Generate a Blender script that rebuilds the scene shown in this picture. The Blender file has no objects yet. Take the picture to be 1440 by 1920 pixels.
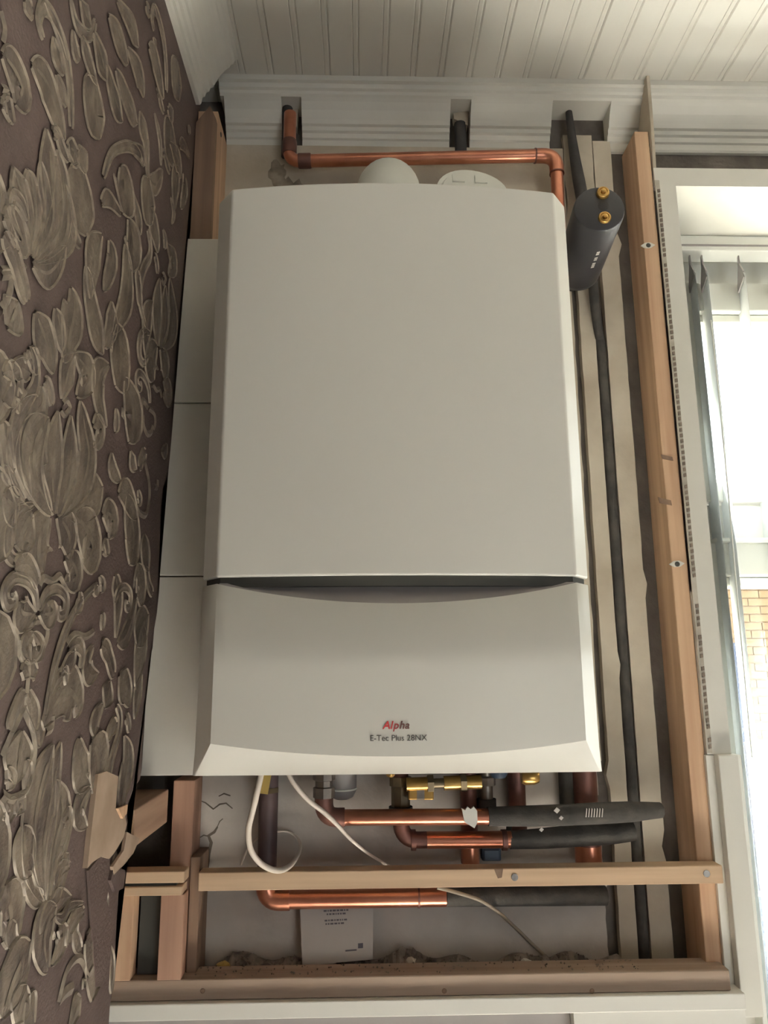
import bpy, bmesh, math, random
from mathutils import Vector, Matrix
random.seed(7)
scene = bpy.context.scene
COL = scene.collection

# ------------------------------------------------------------------ camera
F_PX = 1400.0
CAM = Vector((-0.035, -1.07, 1.60))
def _n(v): return Vector(v).normalized()
Zc = _n((675-720, 960+5711, F_PX))
Yc = Vector((683-720, -F_PX*F_PX/6671, F_PX)); Yc = (Yc - Yc.dot(Zc)*Zc).normalized()
Xc = -Yc.cross(Zc)
# rows: camera right / up / forward written in world axes
RIGHT = Vector((Xc[0], Yc[0], Zc[0])); UP = Vector((Xc[1], Yc[1], Zc[1])); FWD = Vector((Xc[2], Yc[2], Zc[2]))
cam_data = bpy.data.cameras.new('camera'); cam = bpy.data.objects.new('camera', cam_data); COL.objects.link(cam)
cam_data.sensor_fit = 'VERTICAL'; cam_data.sensor_height = 36.0; cam_data.lens = F_PX/1920*36.0
cam_data.clip_start = 0.02; cam_data.clip_end = 200
M = Matrix((RIGHT, UP, -FWD)).transposed().to_4x4(); M.translation = CAM
cam.matrix_world = M
scene.camera = cam
def ray(px, py): return RIGHT*((px-720)/F_PX) + UP*((960-py)/F_PX) + FWD
def atY(px, py, Y): d = ray(px, py); return CAM + d*((Y-CAM.y)/d.y)
def atX(px, py, X): d = ray(px, py); return CAM + d*((X-CAM.x)/d.x)

# ------------------------------------------------------------------ light
world = bpy.data.worlds.new('overcast_sky'); scene.world = world; world.use_nodes = True
wn = world.node_tree.nodes; wn['Background'].inputs[0].default_value = (0.93, 0.98, 1.0, 1); wn['Background'].inputs[1].default_value = 3.0
# sunlight falling through the window onto the pale floor; a low opening added in the unseen rear wall fills the boiler front
sl_ = bpy.data.lights.new('sun', 'SUN'); sl_.energy = 140; sl_.angle = .03; sl_.color = (1.0, .975, .945); sun = bpy.data.objects.new('sun', sl_); COL.objects.link(sun); sun.location = (3, 6, 8)
sun.rotation_euler = Vector((-.45, -.52, -.90)).to_track_quat('-Z', 'Y').to_euler()
vs = scene.view_settings
vs.view_transform = 'Standard'; vs.look = 'None'; vs.exposure = 0.8; vs.gamma = 1.0; vs.use_curve_mapping = False

# ------------------------------------------------------------------ helpers
def mesh_obj(name, verts, faces, mat, parent=None, smooth=False, origin=None):
    me = bpy.data.meshes.new(name); me.from_pydata([tuple(v) for v in verts], [], faces); me.update()
    bm = bmesh.new(); bm.from_mesh(me); bmesh.ops.recalc_face_normals(bm, faces=bm.faces); bm.to_mesh(me); bm.free()
    return link(name, me, mat, parent, smooth)
def link(name, me, mat, parent=None, smooth=False):
    for m in (mat if isinstance(mat, (list, tuple)) else [mat]): me.materials.append(m)
    if smooth: me.polygons.foreach_set('use_smooth', [True]*len(me.polygons))
    o = bpy.data.objects.new(name, me); COL.objects.link(o)
    if parent is not None: attach(o, parent)
    return o
def world_origin(o):
    v = Vector(o.location)
    while o.parent: o = o.parent; v = v+Vector(o.location)
    return v
def attach(o, parent):
    o.parent = parent; o.location = Vector(o.location)-world_origin(parent)
def tag(o, label, cat, group=None, kind=None):
    o['label'] = label; o['category'] = cat
    if group: o['group'] = group
    if kind: o['kind'] = kind
    return o
def thing(name, loc, label, cat, group=None):
    o = bpy.data.objects.new(name, None); COL.objects.link(o); o.location = loc; o.empty_display_size = .02
    return tag(o, label, cat, group)
def struct(o, label=None):
    o['kind'] = 'structure'
    if label: o['label'] = label
    return o
class MB:
    """collects shapes into one mesh"""
    def __init__(s): s.v = []; s.f = []
    def add(s, v, f): b = len(s.v); s.v += [Vector(p) for p in v]; s.f += [tuple(i+b for i in q) for q in f]; return s
    def box(s, a, b):
        x0, y0, z0 = a; x1, y1, z1 = b
        return s.add([(x0,y0,z0),(x1,y0,z0),(x1,y1,z0),(x0,y1,z0),(x0,y0,z1),(x1,y0,z1),(x1,y1,z1),(x0,y1,z1)],
                     [(0,3,2,1),(4,5,6,7),(0,1,5,4),(1,2,6,5),(2,3,7,6),(3,0,4,7)])
    def prism(s, pts, ext):
        """closed polygon of 3D points extruded by a vector"""
        n = len(pts); e = Vector(ext); pts = [Vector(p) for p in pts]
        return s.add(pts+[p+e for p in pts], [tuple(range(n)), tuple(range(2*n-1, n-1, -1))]+[(i, (i+1) % n, n+(i+1) % n, n+i) for i in range(n)])
    def tube(s, pts, r, seg=16, caps=True):
        pts = [Vector(p) for p in pts]; n = len(pts); rs = r if isinstance(r, (list, tuple)) else [r]*n
        t0 = (pts[1]-pts[0]).normalized(); u = t0.orthogonal().normalized(); vv = []; prev = t0
        for i, p in enumerate(pts):
            t = (pts[min(i+1, n-1)]-pts[max(i-1, 0)]).normalized()
            u = (prev.rotation_difference(t) @ u); u = (u-u.dot(t)*t).normalized(); w = t.cross(u); prev = t
            vv += [p+(u*math.cos(2*math.pi*k/seg)+w*math.sin(2*math.pi*k/seg))*rs[i] for k in range(seg)]
        ff = [(i*seg+k, i*seg+(k+1) % seg, (i+1)*seg+(k+1) % seg, (i+1)*seg+k) for i in range(n-1) for k in range(seg)]
        if caps: ff += [tuple(range(seg-1, -1, -1)), tuple((n-1)*seg+k for k in range(seg))]
        return s.add(vv, ff)
    def lathe(s, base, axis, prof, seg=24):
        """prof: (distance along the axis, radius)"""
        a = Vector(axis).normalized(); b = Vector(base)
        return s.tube2([b+a*h for h, r in prof], [max(r, 1e-5) for h, r in prof], a, seg)
    def tube2(s, pts, rs, a, seg):
        u = a.orthogonal().normalized(); w = a.cross(u); vv = []
        for p, r in zip(pts, rs): vv += [p+(u*math.cos(2*math.pi*k/seg)+w*math.sin(2*math.pi*k/seg))*r for k in range(seg)]
        n = len(pts)
        ff = [(i*seg+k, i*seg+(k+1) % seg, (i+1)*seg+(k+1) % seg, (i+1)*seg+k) for i in range(n-1) for k in range(seg)]
        ff += [tuple(range(seg-1, -1, -1)), tuple((n-1)*seg+k for k in range(seg))]
        return s.add(vv, ff)
    def build(s, name, mat, parent=None, smooth=False, bevel=0, seg=2):
        o = mesh_obj(name, s.v, s.f, mat, parent, smooth)
        if bevel:
            m = o.modifiers.new('bevel', 'BEVEL'); m.width = bevel; m.segments = seg; m.limit_method = 'ANGLE'; m.angle_limit = math.radians(35)
        if smooth: auto_smooth(o)
        return o
def auto_smooth(o, deg=40):
    me = o.data; bm = bmesh.new(); bm.from_mesh(me)
    for e in bm.edges:
        e.smooth = not (len(e.link_faces) == 2 and e.calc_face_angle(0) > math.radians(deg))
    bm.to_mesh(me); bm.free()
def box(name, a, b, mat, parent=None, bevel=0): return MB().box(a, b).build(name, mat, parent, False, bevel)
def arc(c, u, w, r, a0, a1, n=8):
    c = Vector(c); u = Vector(u); w = Vector(w)
    return [c+(u*math.cos(a0+(a1-a0)*i/n)+w*math.sin(a0+(a1-a0)*i/n))*r for i in range(n+1)]
def bend(p0, p1, p2, r, n=8):
    """points of a rounded corner at p1"""
    p0, p1, p2 = Vector(p0), Vector(p1), Vector(p2); a = (p0-p1).normalized(); b = (p2-p1).normalized()
    return [p1+a*r*(1-t)**2+b*r*t**2 for t in [i/n for i in range(n+1)]]
def spline(pts, n=6):
    pts = [Vector(p) for p in pts]; out = []
    P = [pts[0]]+pts+[pts[-1]]
    for i in range(1, len(P)-2):
        a, b, c, d = P[i-1:i+3]
        for k in range(n):
            t = k/n; out.append(.5*((2*b)+(c-a)*t+(2*a-5*b+4*c-d)*t*t+(3*b-a-3*c+d)*t**3))
    return out+[pts[-1]]

# ------------------------------------------------------------------ materials
def srgb(r, g, b):
    f = lambda c: (c/12.92 if c <= .04045 else ((c+.055)/1.055)**2.4)
    return (f(r/255), f(g/255), f(b/255), 1)
def mat(name, c, rough=.6, metal=0, c2=None, scale=(8, 8, 8), detail=4, bump=0, bscale=None, lo=.35, hi=.65, spec=.5, coat=0):
    m = bpy.data.materials.new(name); m.use_nodes = True; nt = m.node_tree; b = nt.nodes['Principled BSDF']
    b.inputs['Roughness'].default_value = rough; b.inputs['Metallic'].default_value = metal; b.inputs['Base Color'].default_value = c
    b.inputs['Specular IOR Level'].default_value = spec
    if coat: b.inputs['Coat Weight'].default_value = coat
    tc = nt.nodes.new('ShaderNodeTexCoord')
    def noise(sc, det):
        mp = nt.nodes.new('ShaderNodeMapping'); mp.inputs['Scale'].default_value = sc
        nz = nt.nodes.new('ShaderNodeTexNoise'); nz.inputs['Scale'].default_value = 1; nz.inputs['Detail'].default_value = det
        nt.links.new(tc.outputs['Object'], mp.inputs[0]); nt.links.new(mp.outputs[0], nz.inputs['Vector']); return nz
    if c2:
        nz = noise(scale, detail); rp = nt.nodes.new('ShaderNodeValToRGB')
        rp.color_ramp.elements[0].position = lo; rp.color_ramp.elements[0].color = c
        rp.color_ramp.elements[1].position = hi; rp.color_ramp.elements[1].color = c2
        nt.links.new(nz.outputs['Fac'], rp.inputs[0]); nt.links.new(rp.outputs[0], b.inputs['Base Color'])
    if bump:
        nz = noise(bscale or scale, 5); bp = nt.nodes.new('ShaderNodeBump'); bp.inputs['Strength'].default_value = bump; bp.inputs['Distance'].default_value = .004
        nt.links.new(nz.outputs['Fac'], bp.inputs['Height']); nt.links.new(bp.outputs[0], b.inputs['Normal'])
    return m
W = {}
W['white_casing'] = mat('white_enamel', srgb(226, 224, 215), .38, c2=srgb(230, 228, 219), scale=(3, 3, 3), spec=.4)
W['white_plastic'] = mat('white_plastic', srgb(232, 232, 222), .4, c2=srgb(224, 224, 214), scale=(20, 20, 20))
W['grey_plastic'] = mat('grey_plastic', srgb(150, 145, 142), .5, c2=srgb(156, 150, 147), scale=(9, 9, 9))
W['seam'] = mat('dark_gasket', srgb(70, 70, 64), .7, c2=srgb(62, 62, 58))
W['red_ink'] = mat('red_ink', srgb(205, 62, 62), .5, c2=srgb(198, 58, 60)); W['maroon_ink'] = mat('maroon_ink', srgb(165, 55, 55), .5, c2=srgb(158, 55, 55)); W['brown_ink'] = mat('brown_ink', srgb(112, 70, 62), .5, c2=srgb(106, 66, 60))
W['dark_ink'] = mat('dark_ink', srgb(84, 80, 72), .5, c2=srgb(80, 76, 70))
W['paint_white'] = mat('white_paint', srgb(226, 224, 215), .55, c2=srgb(214, 211, 200), scale=(5, 5, 5), bump=.08, bscale=(60, 60, 60))
W['ceiling'] = mat('white_board_paint', srgb(224, 221, 212), .5, c2=srgb(214, 210, 199), scale=(4, 1, 4), bump=.05, bscale=(40, 8, 40))
W['plaster'] = mat('old_plaster', srgb(206, 196, 178), .9, c2=srgb(180, 168, 149), scale=(9, 9, 9), detail=7, bump=.35, bscale=(45, 45, 45))
W['plaster_low'] = mat('grey_render', srgb(206, 198, 188), .9, c2=srgb(182, 173, 163), scale=(11, 11, 11), detail=7, bump=.35, bscale=(50, 50, 50))
W['dark_base'] = mat('exposed_dark_wall', srgb(118, 110, 102), .95, c2=srgb(96, 89, 83), scale=(30, 30, 18), detail=7, bump=.6, bscale=(80, 80, 80))
W['crack'] = mat('crack', srgb(124, 114, 102), .95, c2=srgb(108, 98, 88))
W['stain'] = mat('soot_stain', srgb(112, 102, 88), .95, c2=srgb(168, 156, 138), scale=(45, 45, 45), detail=7)
W['slot'] = mat('bead_slot', srgb(142, 128, 114), .9, c2=srgb(118, 106, 95), scale=(200, 200, 200))
def wood(name, a, b, axis, fine=70):
    sc = [fine]*3; sc[axis] = 3
    return mat(name, srgb(*a), .75, c2=srgb(*b), scale=sc, detail=3, bump=.2, lo=.3, hi=.7)
W['pine_x'] = wood('pine_along_x', (212, 184, 152), (190, 160, 130), 0)
W['pine_z'] = wood('pine_along_z', (218, 184, 150), (190, 152, 122), 2)
W['pine_y'] = wood('pine_along_y', (190, 158, 132), (164, 132, 110), 1)
W['red_pine_z'] = wood('reddish_pine', (188, 150, 126), (162, 124, 104), 2)
W['old_wood_z'] = wood('aged_wood', (146, 120, 98), (118, 94, 78), 2)
W['dusty_pine_x'] = wood('dusty_pine', (176, 156, 138), (150, 128, 110), 0)
W['wallpaper'] = mat('brown_wallpaper', srgb(104, 88, 83), .62, c2=srgb(94, 79, 74), scale=(26, 26, 26), bump=.25, bscale=(300, 300, 300), spec=.35)
W['leaf'] = mat('silver_leaf_print', srgb(146, 133, 118), .42, .3, c2=srgb(94, 82, 75), scale=(1, 46, 26), detail=5, bump=.3, bscale=(200, 200, 200))
W['rim'] = mat('silver_rim_print', srgb(150, 138, 122), .45, .25, c2=srgb(116, 105, 94), scale=(90, 90, 90))
W['brown_paper'] = mat('torn_backing_paper', srgb(176, 154, 134), .9, c2=srgb(156, 134, 114), scale=(24, 24, 24), bump=.2)
W['copper'] = mat('copper', srgb(212, 146, 118), .3, .9, c2=srgb(188, 122, 98), scale=(22, 22, 22), detail=5)
W['dull_copper'] = mat('tarnished_copper', srgb(142, 100, 88), .5, .7, c2=srgb(112, 82, 76), scale=(30, 30, 30), detail=6)
W['purple_pipe'] = mat('painted_gas_pipe', srgb(104, 86, 84), .55, .2, c2=srgb(92, 76, 76), scale=(30, 30, 30))
W['brass'] = mat('brass', srgb(206, 168, 100), .3, .85, c2=srgb(184, 146, 82), scale=(40, 40, 40))
W['dull_brass'] = mat('dull_brass', srgb(140, 124, 96), .45, .7, c2=srgb(116, 104, 84), scale=(40, 40, 40))
W['chrome'] = mat('dull_nickel', srgb(150, 140, 128), .4, .8, c2=srgb(124, 116, 108), scale=(40, 40, 40))
W['black'] = mat('black_rubber', srgb(72, 69, 67), .7, c2=srgb(60, 58, 57), scale=(30, 30, 30), bump=.2, bscale=(120, 120, 120))
W['lagging'] = mat('black_foam_lagging', srgb(86, 82, 76), .9, c2=srgb(66, 63, 60), scale=(40, 40, 40), bump=.5, bscale=(90, 90, 90))
W['black_gloss'] = mat('black_cylinder_paint', srgb(50, 49, 52), .38, c2=srgb(46, 45, 48), scale=(10, 10, 10))
W['blue'] = mat('blue_plastic', srgb(52, 66, 84), .6, c2=srgb(46, 60, 78))
W['yellow'] = mat('yellow_tag', srgb(196, 168, 90), .6, c2=srgb(184, 156, 84))
W['cable'] = mat('white_cable_sheath', srgb(222, 210, 196), .5, c2=srgb(212, 200, 186), scale=(30, 30, 30))
W['grey_cable'] = mat('grey_cable_sheath', srgb(160, 148, 128), .6, c2=srgb(140, 128, 112), scale=(30, 30, 30))
W['paper'] = mat('leaflet_paper', srgb(206, 200, 192), .8, c2=srgb(198, 192, 184), scale=(15, 15, 15)); W['print'] = mat('leaflet_print', srgb(120, 114, 118), .8, c2=srgb(112, 106, 110))
W['tile'] = mat('white_tile', srgb(228, 223, 212), .4, c2=srgb(222, 217, 206), scale=(6, 6, 6)); W['grout'] = mat('tile_adhesive', srgb(138, 130, 118), .9, c2=srgb(126, 118, 106))
W['upvc'] = mat('white_upvc', srgb(240, 240, 232), .35, c2=srgb(236, 236, 228), scale=(4, 4, 4))
W['steel'] = mat('zinc_screw', srgb(150, 146, 140), .4, .8, c2=srgb(120, 116, 112), scale=(90, 90, 90)); W['bead'] = mat('galvanised_bead', srgb(196, 190, 176), .6, .1, c2=srgb(176, 168, 152), scale=(50, 50, 50))
W['rubble'] = mat('plaster_rubble', srgb(158, 148, 136), .95, c2=srgb(100, 91, 84), scale=(60, 60, 60), detail=5)
W['soot'] = mat('dust_heap', srgb(92, 84, 78), .95, c2=srgb(120, 110, 100), scale=(40, 40, 40), bump=.6, bscale=(120, 120, 120))
W['yellow_brick'] = mat('yellow_brick_face', srgb(140, 114, 80), .85, c2=srgb(124, 98, 66), scale=(3, 3, 9)); W['mortar'] = mat('mortar', srgb(142, 118, 86), .9, c2=srgb(132, 108, 78))
W['ext_blue'] = mat('blue_door_paint', srgb(40, 58, 90), .5, c2=srgb(32, 48, 78)); W['ext_fence'] = mat('lilac_grey_fence', srgb(88, 88, 102), .8, c2=srgb(76, 76, 90), scale=(20, 20, 2))
W['ext_ground'] = mat('pale_paving', srgb(92, 84, 72), .9, c2=srgb(80, 73, 62), scale=(2, 2, 2)); W['grass'] = mat('grass_tuft', srgb(120, 160, 70), .9, c2=srgb(96, 136, 56), scale=(20, 20, 20))
W['floor'] = mat('pale_floor', srgb(214, 207, 198), .5, c2=srgb(200, 193, 184), scale=(2, 9, 2)); W['room_wall'] = mat('brown_room_wall', srgb(120, 104, 96), .8, c2=srgb(112, 96, 88), scale=(2, 2, 2))
W['shadow_gap'] = mat('bare_brick_gap', srgb(108, 98, 92), .95, c2=srgb(90, 82, 78), scale=(20, 20, 40), bump=.4)
def glass():
    m = bpy.data.materials.new('window_glass'); m.use_nodes = True; nt = m.node_tree; nt.nodes.clear()
    o = nt.nodes.new('ShaderNodeOutputMaterial'); mx = nt.nodes.new('ShaderNodeMixShader'); t = nt.nodes.new('ShaderNodeBsdfTransparent'); g = nt.nodes.new('ShaderNodeBsdfGlossy')
    g.inputs['Roughness'].default_value = .02; t.inputs[0].default_value = (.95, .97, .97, 1); mx.inputs[0].default_value = .06
    nt.links.new(t.outputs[0], mx.inputs[1]); nt.links.new(g.outputs[0], mx.inputs[2]); nt.links.new(mx.outputs[0], o.inputs[0]); return m
W['glass'] = glass()
def vane_mat():
    m = mat('translucent_blind_fabric', srgb(232, 234, 232), .8, c2=srgb(224, 227, 226), scale=(60, 60, 60)); nt = m.node_tree
    out = [n for n in nt.nodes if n.type == 'OUTPUT_MATERIAL'][0]; mx = nt.nodes.new('ShaderNodeMixShader'); tr = nt.nodes.new('ShaderNodeBsdfTranslucent')
    tr.inputs[0].default_value = srgb(246, 248, 248); mx.inputs[0].default_value = .3
    nt.links.new(nt.nodes['Principled BSDF'].outputs[0], mx.inputs[1]); nt.links.new(tr.outputs[0], mx.inputs[2]); nt.links.new(mx.outputs[0], out.inputs[0]); return m
W['vane'] = vane_mat()

# ------------------------------------------------------------------ room shell
CEIL = 2.514; XL = -0.285
wb = MB()
wb.box((-.6, 0, 0), (.447, .30, 2.75)).box((.447, 0, 2.325), (2.6, .30, 2.75)).box((.447, 0, 0), (2.6, .30, .98)).box((1.75, 0, .98), (2.6, .30, 2.325))
wall_back = struct(wb.build('wall_back', W['dark_base']), 'back wall behind the boiler, stripped to dark patches')
floor = struct(box('floor', (-.6, -3.4, -.05), (2.6, 0, 0), W['floor']))
wall_rear = struct(MB().box((-.6, -3.55, 0), (1.0, -3.4, 2.75)).box((2.2, -3.55, 0), (2.6, -3.4, 2.75)).box((1.0, -3.55, 0), (2.2, -3.4, .15)).box((1.0, -3.55, 1.45), (2.2, -3.4, 2.75)).build('wall_rear', W['room_wall']))  # out of view; its opening is added to light the boiler front
wall_right = struct(box('wall_right', (2.6, -3.55, 0), (2.72, .30, 2.75), W['room_wall']))
# ceiling: base sheet with one tongue-and-groove plank after the other
ceiling = struct(box('ceiling', (-.6, -3.4, CEIL+.012), (2.6, .0, CEIL+.06), W['ceiling']), 'white tongue and groove boarded ceiling')
PW = .0445
def plank_mesh(y0, y1):
    prof = [(-.0221, .012), (-.0221, .0016), (-.0200, .0), (.0128, 0), (.0140, .0012), (.0152, 0), (.0200, 0), (.0221, .0016), (.0221, .012)]
    b = MB().prism([(x, y0, CEIL+z) for x, z in prof], (0, y1-y0, 0))
    me = bpy.data.meshes.new('ceiling_plank'); me.from_pydata([tuple(v) for v in b.v], [], b.f); me.update()
    bm = bmesh.new(); bm.from_mesh(me); bmesh.ops.recalc_face_normals(bm, faces=bm.faces); bm.to_mesh(me); bm.free(); me.materials.append(W['ceiling']); return me
pm = plank_mesh(-3.4, 0)
x = .402-PW*16+PW/2
while x < 2.55:
    o = bpy.data.objects.new('ceiling_plank', pm); COL.objects.link(o); o.location = (x, 0, random.uniform(-.0004, .0004)); o.parent = ceiling
    x += PW

# cornice: moulded profile (distance from wall, drop below ceiling)
PROF_TOP = [(0, 0), (.060, 0), (.060, -.009), (.055, -.0105), (.053, -.017), (.049, -.019), (.0475, -.0235), (.044, -.026), (0, -.026)]
PROF_LOW = [(0, -.026), (.044, -.026), (.040, -.030), (.033, -.040), (.027, -.052), (.0245, -.0585), (.020, -.060), (.0185, -.066), (.0145, -.068), (.0125, -.075), (.009, -.0765), (.008, -.086), (.006, -.089), (0, -.089)]
PROF_ALL = PROF_TOP[:-1]+PROF_LOW[2:]
def cornice_x(mb, prof, x0, x1): mb.prism([(x0, -h, CEIL+v) for h, v in prof], (x1-x0, 0, 0))
t1 = MB(); cornice_x(t1, PROF_ALL, .4168, 2.6)
struct(t1.build('trim_1', W['paint_white']), 'bright white moulded cornice above the window')
t2 = struct(bpy.data.objects.new('trim_2', None), 'dirty moulded cornice above the boiler with sawn notches'); COL.objects.link(t2)
m = MB(); cornice_x(m, PROF_TOP, -.262, .411); m.build('cornice_top_band', W['paint_white'], t2)
for a, b in ((-.256, -.166), (-.134, .104), (.137, .268), (.362, .411)):
    m = MB(); cornice_x(m, PROF_LOW, a, b); m.build('cornice_section', W['paint_white'], t2)
for (a, b, z0, z1) in ((-.158, -.143, 2.455, 2.490), (.112, .134, 2.462, 2.489)):       # plaster left in the notches
    m = MB().prism([(a, -.001, z0+.012), (b, -.001, z0), (b+.002, -.001, z1), (a-.001, -.001, z1-.004)], (0, -.016, 0)); m.build('plaster_stub', W['plaster'], t2)
m = MB(); m.prism([(XL+h, -.098, CEIL+v) for h, v in PROF_ALL], (0, -3.2, 0))
struct(m.build('trim_3', W['paint_white']), 'white moulded cornice along the wallpapered wall')
# sawn end board between the recess and the window side
struct(MB().prism([(.411, 0, 2.30), (.411, -.062, 2.335), (.411, -.068, 2.42), (.411, -.070, CEIL-.001), (.411, 0, CEIL-.001)], (.0055, 0, 0)).build('trim_4', W['plaster'], bevel=.001), 'narrow plaster board end standing against the cornice')

# plaster left on the back wall, each patch with a ragged edge
def ragged(x0, x1, z0, z1, y, th, jl, jr, n, m_, name='plaster_strip', chips=()):
    L = []; R = []
    for i in range(n+1):
        z = z0+(z1-z0)*i/n
        L.append((x0+random.uniform(-jl, jl), y, z)); R.append((x1+random.uniform(-jr, jr), y, z))
    for side, i, d in chips:
        q = (L if side == 'l' else R); q[i] = (q[i][0]+d, y, q[i][2])
    v = L+R; k = n+1; f = []
    v += [(a, y+th, c) for a, b_, c in L]+[(a, y+th, c) for a, b_, c in R]
    for i in range(n):
        f += [(i, k+i, k+i+1, i+1), (i, i+1, 2*k+i+1, 2*k+i), (k+i, 3*k+i, 3*k+i+1, k+i+1)]
    f += [(0, 2*k, 3*k, k), (n, k+n, 3*k+n, 2*k+n)]
    return mesh_obj(name, v, f, m_, wall_back)
ragged(-.262, .281, 1.19, 1.475, -.012, .012, .002, .0008, 26, W['plaster_low'], 'plaster_patch', [('r', 20, -.012), ('r', 21, -.014), ('r', 12, .006)])
ragged(-.262, .288, 1.475, 2.425, -.012, .012, .002, .0008, 40, W['plaster'], 'plaster_patch')
ragged(.298, .3205, 1.2, 2.30, -.012, .012, .0005, .0003, 60, W['plaster'], 'plaster_strip', [('r', 22, .003), ('l', 14, -.005)])
ragged(.338, .3665, 1.2, 2.44, -.012, .012, .0003, .0005, 60, W['plaster'], 'plaster_strip', [('r', 25, .004), ('r', 8, -.004), ('r', 51, .006)])
ragged(.290, .336, 2.25, 2.452, -.010, .010, .002, .002, 8, W['plaster'], 'plaster_patch')
random.seed(21)
for cx, cz, rx, rz in ((-.150, 2.335, .030, .030), (-.172, 2.372, .014, .024), (-.128, 2.318, .034, .014)):
    P = [(cx+math.cos(a)*rx*random.uniform(.7, 1.2), -.0126-.0002*random.random(), cz+math.sin(a)*rz*random.uniform(.7, 1.2)) for a in [2*math.pi*i/22 for i in range(22)]]
    MB().prism(P, (0, .0004, 0)).build('soot_stain', W['stain'], wall_back)
def crack(pts, w):
    P = [atY(a, b, -.0125) for a, b in pts]; v = []; f = []
    for i, p in enumerate(P):
        ww = w*(.35+.65*math.sin(math.pi*(i+.4)/(len(P)+.2))); d = (P[min(i+1, len(P)-1)]-P[max(i-1, 0)]).normalized(); nn = Vector((d.z, 0, -d.x))
        v += [p+nn*ww/2, p-nn*ww/2]
    f = [(2*i, 2*i+1, 2*i+3, 2*i+2) for i in range(len(P)-1)]
    mesh_obj('crack', v, f, W['crack'], wall_back)
crack([(372, 1500), (385, 1505), (400, 1517), (412, 1508), (424, 1506), (436, 1516)], .0022)
crack([(410, 1493), (420, 1488), (432, 1492)], .002)
crack([(408, 1550), (402, 1560), (391, 1567), (396, 1580), (392, 1600), (389, 1632)], .0045)
crack([(372, 1572), (382, 1566), (391, 1568)], .0018)
crack([(405, 1556), (412, 1540), (418, 1535)], .0015)

# left wall: the bare wall, and the wallpapered lining board with its torn edge
wall_left = struct(box('wall_left', (-.47, -3.4, 0), (-.352, 0, 2.75), W['dark_base']), 'left wall with torn brown damask wallpaper')
edge = [(375, 212), (368, 262), (364, 300), (357, 370), (352, 450), (346, 520), (341, 560), (336, 620), (331, 650), (327, 700), (326, 740), (324, 790), (319, 850), (316, 880), (306, 915), (302, 950), (303, 1000), (301, 1060), (298, 1110), (294, 1150), (289, 1180), (286, 1215), (278, 1245), (274, 1300), (271, 1350), (267, 1400), (266, 1440), (262, 1462), (250, 1480), (243, 1500), (236, 1515), (240, 1545), (236, 1580), (228, 1605), (236, 1634), (234, 1660), (226, 1690), (219, 1720), (216, 1780), (214, 1840), (206, 1885), (203, 1930)]
E = [atX(a, b, XL) for a, b in edge]
pts = [Vector((XL, -.05, 2.55))]+E+[Vector((XL, E[-1].y, .0)), Vector((XL, -3.4, 0)), Vector((XL, -3.4, 2.55))]
pts[0].y = E[0].y
b = MB(); n = len(pts); b.add(pts+[Vector((-.3515, p.y, p.z)) for p in pts], [(i, (i+1) % n, n+(i+1) % n, n+i) for i in range(n)])
board_edge = b.build('lining_board_edge', W['brown_paper'], wall_left)
bm = bmesh.new(); vv = [bm.verts.new(p) for p in pts]; bm.faces.new(vv); bmesh.ops.triangulate(bm, faces=bm.faces)
me = bpy.data.meshes.new('wallpaper'); bm.to_mesh(me); bm.free(); link('wallpaper', me, W['wallpaper'], wall_left)
# torn scraps hanging at the edge
def scrap(pp, x, th, m_, name='torn_paper'):
    P = [atX(a, b, x) for a, b in pp]; return MB().prism(P, (-th, 0, 0)).build(name, m_, wall_left)
scrap([(184, 1452), (200, 1446), (222, 1456), (219, 1490), (217, 1515), (232, 1520), (238, 1545), (232, 1570), (214, 1600), (205, 1610), (190, 1606), (172, 1618), (164, 1628), (170, 1570), (176, 1520)], XL+.0048, .0046, W['brown_paper'])
scrap([(222, 1516), (240, 1508), (238, 1525), (231, 1535)], XL+.0075, .003, W['pine_z'], 'splinter')
scrap([(238, 1560), (262, 1572), (250, 1600), (232, 1622), (214, 1640), (212, 1625), (232, 1595)], XL+.0065, .003, W['brown_paper'])
scrap([(166, 1632), (188, 1606), (206, 1600), (206, 1650), (200, 1690), (212, 1720), (204, 1850), (180, 1850), (170, 1700)], XL+.003, .002, W['wallpaper'])
scrap([(214, 1622), (236, 1632), (232, 1665), (216, 1672), (208, 1650)], XL+.006, .003, W['wallpaper'])

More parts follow.
